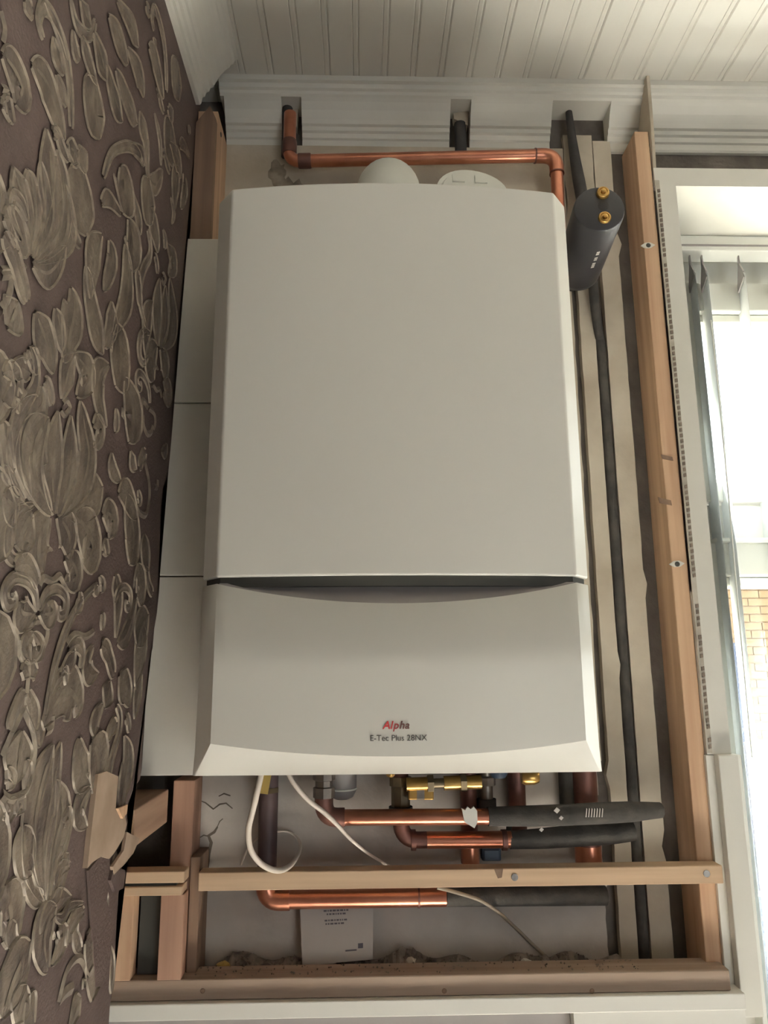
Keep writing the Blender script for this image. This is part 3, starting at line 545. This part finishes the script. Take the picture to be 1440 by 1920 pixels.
# lower door with bottom chamfer and scooped handle
ZT, ZB0, ZB1 = 1.6868, 1.5195, 1.4955
def zarc(x): return ZT-.0005-.0215*max(0, 1-(x/.1845)**2)
b = MB()
cols = FX; v = []; n = len(cols)
rows = [[(x, yf(x), zarc(x) if abs(x) < .1845 else ZT) for x in cols], [(x, yf(x), 1.60) for x in cols], [(x, yf(x), ZB0+.012*(x/.187)**2-.003) for x in cols], [(x*(.2055/.187), -.2745-.0015*(1-(x/.187)**2), ZB1) for x in cols]]
for r in rows: v += r
f = [(i*n+k, i*n+k+1, (i+1)*n+k+1, (i+1)*n+k) for i in range(3) for k in range(n-1)]
b.add(v, f)
for s in (-1, 1):
    e = -1 if s < 0 else n
    c0 = [(s*.187, yf(.187), ZT), (s*.187, yf(.187), 1.60), (s*.187, yf(.187), ZB0+.009), (s*.2055, -.2745, ZB1)]
    c1 = [(s*.2065, -.271, ZT), (s*.2068, -.271, 1.60), (s*.2075, -.2712, ZB0), (s*.2085, -.272, ZB1)]
    c2 = [(s*.207, -.0125, ZT), (s*.207, -.0125, 1.60), (s*.2075, -.0125, ZB0), (s*.2085, -.0125, ZB1)]
    b.add(c0+c1+c2, [(0, 1, 5, 4), (1, 2, 6, 5), (2, 3, 7, 6), (4, 5, 9, 8), (5, 6, 10, 9), (6, 7, 11, 10)])
bmx = bmesh.new(); me = bpy.data.meshes.new('lower_door'); me.from_pydata([tuple(p) for p in b.v], [], b.f); bmx.from_mesh(me); bmesh.ops.remove_doubles(bmx, verts=bmx.verts, dist=.0004); bmesh.ops.recalc_face_normals(bmx, faces=bmx.faces); bmx.to_mesh(me); bmx.free()
ld = link('lower_door', me, W['white_casing'], boi, True); auto_smooth(ld, 16)
sd = ld.modifiers.new('shell', 'SOLIDIFY'); sd.thickness = .002; sd.offset = -1
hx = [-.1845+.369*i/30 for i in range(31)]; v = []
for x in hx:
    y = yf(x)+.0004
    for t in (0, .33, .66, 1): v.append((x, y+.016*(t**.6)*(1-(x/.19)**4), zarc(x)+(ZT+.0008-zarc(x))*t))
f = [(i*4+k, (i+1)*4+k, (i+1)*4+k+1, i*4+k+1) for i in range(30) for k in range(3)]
mesh_obj('handle_recess', v, f, W['grey_plastic'], ld, True)  # grey colour stands in for the shade inside the scoop
box('base_tray', (-.2, -.262, 1.499), (.2, -.0125, 1.506), W['seam'], boi); box('chassis', (-.203, -.2, 1.506), (.203, -.0125, 1.6925), W['seam'], boi)
def text_part(name, body, size, x, z, m_, shear=0, bold=0, sx=1):
    cu = bpy.data.curves.new(name, 'FONT'); cu.body = body; cu.size = size; cu.shear = shear; cu.offset = bold; cu.extrude = .0002; cu.resolution_u = 6
    o = bpy.data.objects.new(name, cu); COL.objects.link(o); dg = bpy.context.evaluated_depsgraph_get(); dg.update(); me = bpy.data.meshes.new_from_object(o.evaluated_get(dg))
    bpy.data.objects.remove(o); w = max(q.co.x for q in me.vertices)-min(q.co.x for q in me.vertices); x0 = min(q.co.x for q in me.vertices)
    for q in me.vertices:
        X = x+(q.co.x-x0)*sx; q.co = (X, yf(X)-.0006-q.co.z, z+q.co.y)
    me.materials.clear(); o2 = link(name, me, m_, ld); return w*sx
x = -.0175
for ch, m_, g in (('A', W['red_ink'], .0004), ('l', W['red_ink'], .0006), ('p', W['maroon_ink'], .0005), ('h', W['brown_ink'], .0006), ('a', W['brown_ink'], 0)):
    x += text_part('logo_letter', ch, .0104, x, 1.5425, m_, .25, .00020)+g-(.0014 if ch == 'l' else .0004 if ch == 'h' else .0)
wtxt = text_part('model_lettering', 'E-Tec Plus 28NX', .0080, -.0292, 1.5312, W['dark_ink'], 0, 0)
# flue elbow
fl = thing('flue_elbow', (0, -.15, 2.1445), 'white domed flue elbow on top of the boiler', 'flue')
pth = [(0, -.15, 2.1450), (0, -.15, 2.205)]+arc((0, -.082, 2.210), (0, -1, 0), (0, 0, 1), .068, 0, math.pi/2, 12)+[(0, -.04, 2.278), (0, -.0125, 2.278)]
MB().tube(pth, .045, 32).build('elbow', W['white_plastic'], fl, True)
MB().lathe((0, -.15, 2.1448), (0, 0, 1), [(0, .058), (.012, .058), (.016, .050), (.03, .050), (.032, .0455)], 32).build('collar', W['white_plastic'], fl, True)
MB().lathe((0, -.0128, 2.278), (0, -1, 0), [(0, .062), (.006, .061), (.010, .048)], 32).build('wall_seal', W['white_plastic'], fl, True)
# round plug
cp = thing('flue_plug', (.106, -.2, 2.145), 'round white plastic plug cap beside the flue elbow', 'cap')
cN = Vector((.05, -.93, .36)).normalized(); cU = cN.cross(Vector((0, 0, 1))).normalized()*-1; cV = cN.cross(cU)
if cV.z < 0: cV = -cV
def disc(c, ru, rv, h0, h1, inner=0, seg=36):
    b = MB(); top = []; bot = []
    for k in range(seg):
        a = 2*math.pi*k/seg; rx = ru*(1.18 if math.cos(a) > 0 else 1)
        d = cU*math.cos(a)*rx+cV*math.sin(a)*rv; top.append(c+d*.94+cN*h1); bot.append(c+d+cN*h0)
    b.add(top+bot, [tuple(range(seg)), tuple(range(2*seg-1, seg-1, -1))]+[(k, (k+1) % seg, seg+(k+1) % seg, seg+k) for k in range(seg)]); return b
cc = Vector((.103, -.2, 2.207))
disc(cc, .046, .050, -.006, .006).build('disc', W['white_plastic'], cp, True); disc(cc, .038, .040, .006, .0085).build('raised_face', W['white_plastic'], cp, True)
for s in (-.014, .016):
    q = cc+cU*s+cV*.022; MB().prism([q-cU*.008-cV*.008+cN*.0085, q+cU*.008-cV*.008+cN*.0085, q+cU*.007+cV*.008+cN*.0085, q-cU*.007+cV*.008+cN*.0085], cN*.002).build('rib', W['white_plastic'], cp)
MB().lathe((.106, -.19, 2.1448), (0, 0, 1), [(0, .038), (.02, .038), (.028, .030)], 24).build('spigot', W['white_plastic'], cp, True)

# ------------------------------------------------------------------ pipes above
R22 = .0098
cpw = thing('copper_pipe', (.05, -.04, 2.36), 'copper pipe running across the wall above the boiler', 'pipe')
A = Vector((-.151, -.04, 2.46)); B = Vector((-.151, -.04, 2.375)); C_ = Vector((.267, -.045, 2.387)); D = Vector((.262, -.05, 2.16))
MB().tube([A]+bend(A, B, C_, .018)+bend(B, C_, D, .024)+[D], R22, 18).build('pipe', W['copper'], cpw, True)
def sleeve(p, q, r, m_, par, name='elbow_fitting'): MB().tube([p, p+(q-p)*.08, p+(q-p)*.92, q], [r*.96, r, r, r*.96], 18).build(name, m_, par, True)
sleeve(B+Vector((0, 0, .012)), B+Vector((0, 0, .036)), R22*1.16, W['dull_copper'], cpw)
d = (C_-B).normalized(); sleeve(B+d*.014, B+d*.034, R22*1.16, W['dull_copper'], cpw)
MB().tube([C_-d*.034, C_-d*.032]+bend(C_-d*.03, C_, C_+(D-C_).normalized()*.03, .023)+[C_+(D-C_).normalized()*.032, C_+(D-C_).normalized()*.034], R22*1.14, 18).build('elbow_fitting', W['copper'], cpw, True)
for q, e in ((C_-d*.033, d), (C_+(D-C_).normalized()*.033, (D-C_).normalized())): MB().tube([q-e*.001, q+e*.001], R22*1.18, 18).build('solder_ring', W['dull_copper'], cpw, True)
# dark tube added to make the middle notch look dark
tag(MB().tube([(.122, -.012, 2.468), (.122, -.012, 2.40)], .0095, 14).build('pipe_stub', W['black'], None, True), 'short dark tube added to darken the middle notch of the cornice', 'pipe')
tag(MB().tube([(-.158, -.018, 2.495), (-.158, -.018, 2.40)], .0085, 14).build('pipe_stub', W['black'], None, True), 'blackened pipe end dropping through the left notch of the cornice', 'pipe')
# black hose and cylinder
hz = MB().tube(spline([(.300, -.018, 2.495), (.302, -.020, 2.44), (.305, -.024, 2.38), (.308, -.035, 2.31), (.307, -.05, 2.25), (.300, -.06, 2.20)]), [.005+.0045*min(1, i/14) for i in range(31)], 12)
tag(hz.build('black_hose', W['black'], None, True), 'thin black hose rising from the black cylinder into the cornice hole', 'hose')
tag(MB().tube(spline([(.318, -.024, 2.20), (.3195, -.022, 2.15), (.326, -.012, 2.10), (.3292, -.0078, 2.05), (.3294, -.0078, 1.7), (.3292, -.0078, 1.225)], 6), .0072, 12).build('black_hose', W['lagging'], None, True), 'dark tube added to darken the wall groove below the black cylinder', 'hose')  # added so the bare groove looks dark
cy = thing('black_cylinder', (.28, -.13, 2.15), 'short black cylinder with two brass studs beside the boiler', 'vessel')
a0 = Vector((.287, -.04, 2.184)); a1 = Vector((.2745, -.2, 2.1895)); ax = (a1-a0).normalized(); L_ = (a1-a0).length; RC = .0335
MB().lathe(a0, ax, [(0, .020), (.004, .028), (.012, RC*.99), (.02, RC), (L_-.004, RC), (L_-.001, RC*.97), (L_, RC*.92)], 36).build('body', W['black_gloss'], cy, True)
for px, py in ((1130, 363), (1133, 410)):
    q = atY(px, py, -.2); MB().lathe(q-ax*.001, ax, [(0, .0085), (.004, .0085), (.0055, .0075), (.006, .0058), (.0045, .005), (.0046, .0035), (.008, .003), (.0085, .0018)], 18).build('brass_stud', W['brass'], cy, True)
q = (atY(1130, 363, -.2)+atY(1133, 410, -.2))/2; MB().lathe(q-ax*.001, ax, [(0, .007), (.0015, .007), (.002, .005)], 16).build('face_boss', W['black'], cy, True)
lab = MB()
for k in range(9):
    if k in (3, 6): continue
    u = .055+.0045*k
    for j in range(1): 
        a = math.radians(-78); ub = Vector((math.cos(a), 0, math.sin(a))); ub = (ub-ub.dot(ax)*ax).normalized(); tb = ax.cross(ub)
        c = a0+ax*(u+.02)+ub*(RC+.0003); lab.prism([c-tb*.0022-ax*.0016, c+tb*.0022-ax*.0016, c+tb*.0022+ax*.0016, c-tb*.0022+ax*.0016], ub*.0003)
lab.build('printed_line', W['paper'], cy)
for k, (r_, s_) in enumerate(((.004, .02),)): MB().tube([a0+Vector((0, .028, 0)), a0], .012, 14).build('wall_mount', W['black'], cy, True)

# ------------------------------------------------------------------ pipes below
def V(px, py, Y): return atY(px, py, Y)
def pipe(name, pts, r, m_, label, cat='pipe', par=None, seg=16):
    o = MB().tube(pts, r, seg).build(name, m_, par, True)
    if par is None: tag(o, label, cat)
    return o
# gas pipe and big lower copper run
gp = thing('gas_pipe', (-.15, -.05, 1.33), 'purple brown vertical pipe with yellow tag turning into bright copper run', 'pipe')
YP = -.045; a = V(501, 1430, YP); b_ = V(499, 1686, YP); c = V(836, 1681, YP); a.x = b_.x; RP = .0122
MB().tube([a, Vector((a.x, YP, b_.z+.03))], RP, 18).build('riser', W['purple_pipe'], gp, True)
cor = Vector((a.x, YP, b_.z))
MB().tube([Vector((a.x, YP, b_.z+.032))]+bend(Vector((a.x, YP, b_.z+.03)), cor, c, .018)+[cor+Vector((.03, 0, 0))], RP*1.12, 18).build('elbow_fitting', W['copper'], gp, True)
MB().tube([cor+Vector((.028, 0, 0)), c], RP*.98, 18).build('copper_run', W['copper'], gp, True)
MB().tube([c, V(1135, 1679, -.03)], RP*.98, 18).build('dark_run', W['lagging'], gp, True)
for px in (785,): q = V(px, 1682, YP); MB().tube([q-Vector((.0012, 0, 0)), q+Vector((.0012, 0, 0))], RP*1.06, 18).build('solder_ring', W['dull_copper'], gp, True)
q = V(500, 1467, YP); MB().lathe(q+Vector((0, 0, -.012)), (0, 0, 1), [(0, .0165), (.006, .0165), (.007, .014), (.022, .014)], 6).build('brass_nut', W['dull_brass'], gp)
MB().prism([q+Vector((-.010, -.0175, -.010)), q+Vector((.004, -.0175, -.012)), q+Vector((.008, -.0175, .012)), q+Vector((-.006, -.0175, .014))], (0, -.001, 0)).build('yellow_tag', W['yellow'], gp)
# upper horizontal run
YQ = -.085
h1 = thing('heating_pipe', (0, YQ, 1.41), 'upper horizontal copper pipe under the boiler ending in black lagging', 'pipe')
t_ = V(607, 1440, YQ); e_ = V(607, 1533, YQ); t_.x = e_.x; e2 = V(922, 1531, YQ)
MB().tube([t_]+bend(t_, e_, e2, .02)+[e2], R22, 16).build('pipe', W['copper'], h1, True)
MB().lathe(Vector((e_.x, YQ, t_.z-.035)), (0, 0, 1), [(0, .0135), (.012, .0135), (.013, .011), (.02, .011), (.021, .014), (.03, .014)], 8).build('valve_nut', W['chrome'], h1)
MB().tube([Vector((e_.x, YQ, e_.z+.026))]+bend(Vector((e_.x, YQ, e_.z+.02)), e_, e2, .018)+[e_+Vector((.026, 0, 0))], R22*1.18, 16).build('elbow_fitting', W['dull_copper'], h1, True)
lg = [V(915, 1531, YQ), V(990, 1530, YQ), V(1060, 1528, YQ-.004), V(1120, 1525, YQ-.004), V(1180, 1522, YQ), V(1238, 1519, YQ+.01)]
MB().tube(lg, [.0115, .0125, .0128, .0130, .0125, .0095], 16).build('lagging', W['lagging'], h1, True)
for k in range(7):
    q = V(1098+k*5, 1524, YQ-.0175); MB().prism([q+Vector((-.0006, 0, -.005)), q+Vector((.0007, 0, -.005)), q+Vector((.0022, 0, .0045)), q+Vector((.0012, 0, .0055))], (0, -.0006, 0)).build('white_tie', W['paper'], h1)
for (px, py, s) in ((1044, 1520, .004), (1052, 1534, .003), (1015, 1556, .003)):
    q = V(px, py, YQ-.017); MB().prism([q+Vector((-s, 0, 0)), q+Vector((0, 0, -s*.8)), q+Vector((s, 0, s*.2)), q+Vector((0, 0, s))], (0, -.001, 0)).build('paint_fleck', W['paper'], h1)
# lower horizontal run
YR = -.060
h2 = thing('heating_pipe', (.05, YR, 1.38), 'lower horizontal copper pipe under the boiler with valve above', 'pipe')
t_ = V(750, 1440, YR); e_ = V(752, 1575, YR); t_.x = e_.x; e2 = V(962, 1574, YR)
MB().tube([t_]+bend(t_, e_, e2, .022)+[e2], R22*1.05, 16).build('pipe', W['dull_copper'], h2, True)
MB().tube([V(800, 1575, YR-.0004), V(958, 1574, YR-.0004)], R22*1.07, 16).build('clean_length', W['copper'], h2, True)
for px in (775, 945): q = V(px, 1575, YR); MB().tube([q-Vector((.003, 0, 0)), q+Vector((.003, 0, 0))], R22*1.3, 16).build('solder_ring', W['dull_copper'], h2, True)
MB().tube([V(955, 1575, YR), V(1020, 1572, YR), V(1090, 1566, YR), V(1150, 1563, YR), V(1188, 1558, YR)], [.011, .0125, .0135, .0125, .012], 16).build('lagging', W['lagging'], h2, True)
q = V(754, 1518, YR); MB().lathe(Vector((e_.x, YR, q.z-.012)), (0, 0, 1), [(0, .0145), (.014, .0145), (.0145, .012), (.04, .012), (.041, .014), (.052, .014)], 8).build('valve_body', W['dull_brass'], h2)
MB().lathe(Vector((e_.x, YR, q.z-.014)), (0, 0, 1), [(0, .0152), (.018, .0152)], 16).build('black_collar', W['black'], h2, True)
# filling loop: brass bar with two small levers
fv = thing('brass_valve', (.09, -.075, 1.44), 'brass filling valve lying across under the boiler', 'valve')
YV = -.08; p0 = V(762, 1471, YV); p1 = V(902, 1466, YV); dx = p1-p0
MB().tube([p0, p0+dx*.3], .0085, 14).build('valve_barrel', W['brass'], fv, True); MB().tube([p0+dx*.28, p0+dx*.36], .0115, 6).build('hex_nut', W['dull_brass'], fv); MB().tube([p0+dx*.36, p0+dx*.52], .0062, 14).build('tail', W['dull_brass'], fv, True); MB().tube([p0+dx*.5, p1], .0088, 14).build('valve_barrel', W['brass'], fv, True); MB().tube([p0+dx*.72, p0+dx*.8], .0115, 6).build('hex_nut', W['dull_brass'], fv)
for px, w, m_ in ((774, .006, 'brass'), (788, .006, 'chrome'), (803, .0065, 'brass')):
    q = V(px, 1480, YV); MB().box((q.x-w, YV-.005, q.z-.012), (q.x+w, YV+.003, q.z+.003)).build('lever', W[m_], fv, bevel=.0015)
# other risers
def riser(px, y0, y1, Y, r, m_, label, extra=None):
    a = V(px, y0, Y); b = V(px, y1, Y); t = thing('riser_pipe', (b.x, Y, b.z), label, 'pipe', None); a.x = b.x
    MB().tube([a, b], r, 16).build('pipe', m_, t, True); return t, a, b
t, a, b = riser(882, 1440, 1618, -.028, .0112, W['dull_copper'], 'tarnished riser pipe with white plaster splash under the brass valve')
q = V(880, 1532, YQ-.0125); bl_ = MB().prism([q+Vector((c*1.0, 0, d)) for c, d in ((-.009, .010), (-.005, .008), (-.002, .012), (.002, .009), (.006, .012), (.010, .007), (.010, -.006), (.006, -.013), (.001, -.010), (-.006, -.006))], (0, .004, 0)).build('plaster_splash', W['paint_white'], t)
MB().tube([b, b+Vector((0, 0, .02))], .0122, 16).build('copper_end', W['copper'], t, True)
t, a, b = riser(913, 1440, 1526, -.03, .0088, W['chrome'], 'grey valve tail hanging right of the brass valve')
MB().lathe(b+Vector((0, 0, .002)), (0, 0, 1), [(0, .0128), (.017, .0128)], 16).build('black_collar', W['black'], t, True); MB().lathe(b+Vector((0, 0, .036)), (0, 0, 1), [(0, .013), (.010, .013), (.012, .010)], 8).build('nut', W['chrome'], t)
t, a, b = riser(972, 1440, 1562, -.026, .0118, W['dull_copper'], 'dull copper riser passing behind the black lagging'); MB().tube([b+Vector((-.006, .004, -.002)), b+Vector((0, 0, .03))], [.010, .0128], 14).build('dirty_joint', W['lagging'], t, True)
t, a, b = riser(1067, 1440, 1530, -.022, .0115, W['lagging'], 'black lagged riser close to the right end of the boiler')
t, a, b = riser(1104, 1440, 1618, -.028, .0168, W['dull_copper'], 'wide brown copper riser at the right end of the boiler'); MB().tube([b, b+Vector((0, 0, .022))], .0174, 16).build('copper_end', W['copper'], t, True)
bn = thing('brass_nut', (.17, -.11, 1.45), 'shiny brass union nut under the right half of the boiler', 'nut'); q = V(992, 1457, -.09); MB().lathe(q-Vector((.010, 0, 0)), (1, 0, 0), [(0, .0075), (.004, .0095), (.016, .0095), (.022, .007)], 12).build('nut', W['brass'], bn, True); MB().tube([q+Vector((0, 0, -.002)), q+Vector((0, .0, .045))], .006, 12).build('stem', W['dull_brass'], bn, True)
tr = thing('condensate_trap', (-.05, -.05, 1.45), 'round pale plastic condensate trap beneath the boiler', 'trap'); q = V(641, 1472, -.06); MB().lathe(q+Vector((0, 0, -.017)), (0, 0, 1), [(0, .008), (.003, .0145), (.010, .0182), (.017, .019), (.05, .019)], 24).build('cup', W['grey_plastic'], tr, True)
MB().tube([q+Vector((.0185*math.cos(a), .0185*math.sin(a)-.001, -.004)) for a in [2*math.pi*i/24 for i in range(25)]], .0013, 6).build('clip_ring', W['white_plastic'], tr, True)
bb = V(732, 1457, -.2); tag(MB().lathe(bb, (0, 0, 1), [(0, .003), (.002, .005), (.010, .005), (.030, .004)], 12).build('drain_spout', W['brass'], None, True), 'tiny brass drain spout at the middle of the boiler underside', 'spout')
q = V(920, 1600, -.02); bj = thing('blue_clip', (q.x, -.02, q.z), 'dark blue plastic clip on the wall above the batten', 'clip'); box('body', (q.x-.0125, -.028, q.z-.008), (q.x+.0125, -.0122, q.z+.008), W['blue'], bj, .002); box('cover', (q.x-.010, -.030, q.z-.006), (q.x+.010, -.028, q.z+.006), W['blue'], bj, .001)
q = V(935, 1452, -.09); tag(MB().lathe(q+Vector((0, 0, -.004)), (0, 0, 1), [(0, .008), (.004, .011), (.012, .011), (.05, .009)], 14).build('blue_plug', W['blue'], None, True), 'blue plastic cap peeping below the boiler casing', 'cap')
# cables
CB = [(492, 1440, -.2), (484, 1478, -.2), (474, 1520, -.19), (466, 1556, -.18), (470, 1592, -.17), (486, 1616, -.16), (506, 1629, -.15), (526, 1632, -.13), (545, 1622, -.10), (560, 1600, -.06), (562, 1580, -.035), (550, 1564, -.024), (528, 1558, -.021), (490, 1568, -.019), (466, 1590, -.019), (452, 1622, -.019)]
cs = spline([V(*c) for c in CB], 6); pipe('white_cable', cs, [.0033 if i < 46 else max(.0015, .0033-.00009*(i-46)) for i in range(len(cs))], W['cable'], 'white flex looping down from the boiler left side', 'cable', seg=10)
CB = [(536, 1440, -.17), (552, 1470, -.17), (578, 1500, -.16), (606, 1522, -.145), (632, 1546, -.12), (656, 1572, -.10), (690, 1600, -.07), (726, 1622, -.04), (748, 1632, -.03)]
cs = spline([V(*c) for c in CB], 6); pipe('white_cable', cs, [.0028 if i < 20 else max(.0018, .0028-.00006*(i-20)) for i in range(len(cs))], W['cable'], 'thin white flex running diagonally down in front of the pipes', 'cable', seg=10)
CB = [(820, 1664, -.074), (858, 1674, -.072), (900, 1688, -.068), (934, 1710, -.052), (965, 1738, -.02), (1000, 1772, -.016), (1026, 1796, -.016)]
pipe('grey_cable', spline([V(*c) for c in CB], 6), .0022, W['grey_cable'], 'dusty thin cable trailing from the batten to the ledge', 'cable', seg=10)
# leaflet
lfl = thing('leaflet', (-.07, -.03, 1.222), 'white printed leaflet propped under the copper run', 'leaflet')
c4 = [V(562, 1690, -.030), V(700, 1685, -.028), V(699, 1799, -.036), V(567, 1811, -.038)]
MB().prism([c4[0], c4[1], c4[2], c4[3]], (0, .0012, 0)).build('sheet', W['paper'], lfl)
def on_sheet(u, v): return (c4[0]*(1-u)+c4[1]*u)*(1-v)+(c4[3]*(1-u)+c4[2]*u)*v
random.seed(5)
for v0, u0, u1 in ((.105, .36, .58), (.155, .32, .64), (.21, .36, .58), (.31, .33, .62), (.365, .34, .60)):
    lb = MB(); u = u0
    while u < u1:
        w = random.uniform(.015, .045); A_, B_, C2, D2 = on_sheet(u, v0), on_sheet(u+w, v0), on_sheet(u+w, v0+.026), on_sheet(u, v0+.026)
        lb.prism([p+Vector((0, -.0003, 0)) for p in (A_, B_, C2, D2)], (0, -.0002, 0)); u += w+.012
    lb.build('print_line', W['print'], lfl)
for u, v0, w, h in ((.70, .10, .04, .03), (.79, .72, .07, .08), (.61, .81, .16, .025)):
    MB().prism([p+Vector((0, -.0003, 0)) for p in (on_sheet(u, v0), on_sheet(u+w, v0), on_sheet(u+w, v0+h), on_sheet(u, v0+h))], (0, -.0002, 0)).build('print_block', W['print'], lfl)
# rubble on the ledge
random.seed(11)
def stone(mb, c, r):
    dirs = [(0, 0, 1), (0, 0, -1), (1, 0, .1), (-1, .1, 0), (0, 1, 0), (.1, -1, 0)]
    mb.add([Vector(c)+Vector(d).normalized()*r*random.uniform(.6, 1.2) for d in dirs], [(0, 2, 4), (0, 4, 3), (0, 3, 5), (0, 5, 2), (1, 4, 2), (1, 3, 4), (1, 5, 3), (1, 2, 5)])
def heap(x): return .010+.012*(.5+.5*math.sin(x*31+1))*(1 if -.22 < x < .2 else .4)+.005*math.sin(x*90)
hv = []; hn = 120
for i in range(hn+1):
    x = -.238+.53*i/hn
    hv += [(x, -.044, 1.2225), (x, -.034, 1.2225+heap(x)*.55*random.uniform(.7, 1.2)), (x, -.022, 1.2225+heap(x)*random.uniform(.8, 1.15)), (x, -.0128, 1.2225+heap(x)*.9)]
rb = MB().add(hv, [(i*4+k, (i+1)*4+k, (i+1)*4+k+1, i*4+k+1) for i in range(hn) for k in range(3)])
for k in range(900):
    x = random.uniform(-.235, .28); y = random.uniform(-.043, -.018); r = random.uniform(.0009, .0024)*(1.7 if random.random() < .12 else 1)
    stone(rb, (x, y, 1.2235+heap(x)*min(1, max(0, (-.012-y)*-1+.022)/.02 if y > -.022 else (.044+y)/.022)), r)
cr = MB()
for k in range(160): stone(cr, (random.uniform(-.24, .3), random.uniform(-.08, -.048), 1.2423), random.uniform(.0006, .0016))
cr.build('crumbs', W['rubble'], bl2)['kind'] = 'stuff'
ro = tag(rb.build('plaster_debris', W['rubble']), 'grey plaster crumbs and dust strewn along the ledge', 'debris'); ro['kind'] = 'stuff'
big = [(420, 1800, .008, 'yellowish lump of rubble at the left end of the ledge', 'yellow'), (455, 1792, .006, 'grey lump of rubble next to the yellowish one', 'rubble'), (500, 1800, .007, 'dark grey chunk left of the leaflet foot', 'soot'), (985, 1803, .006, 'pale chunk of plaster at the foot of the dusty cable', 'paint_white'), (770, 1815, .006, 'pale flat crumb right of the leaflet on the ledge', 'plaster'), (955, 1812, .005, 'small grey crumb left of the dusty cable foot', 'rubble')]
for px, py, r, lb, m_ in big:
    q = V(px, py, -.03); mb = MB(); c = Vector((q.x, -.036, 1.226+heap(q.x)*.45+r*.4)); v = []; 
    bm = bmesh.new(); bmesh.ops.create_icosphere(bm, subdivisions=2, radius=r)
    for vv_ in bm.verts: vv_.co = Vector((vv_.co.x*1.2, vv_.co.y*.9, vv_.co.z*.7))*random.uniform(.8, 1.15)+c
    me = bpy.data.meshes.new('rubble_lump'); bm.to_mesh(me); bm.free(); tag(link('rubble_lump', me, W[m_]), lb, 'rubble', 'rubble lumps on the ledge')
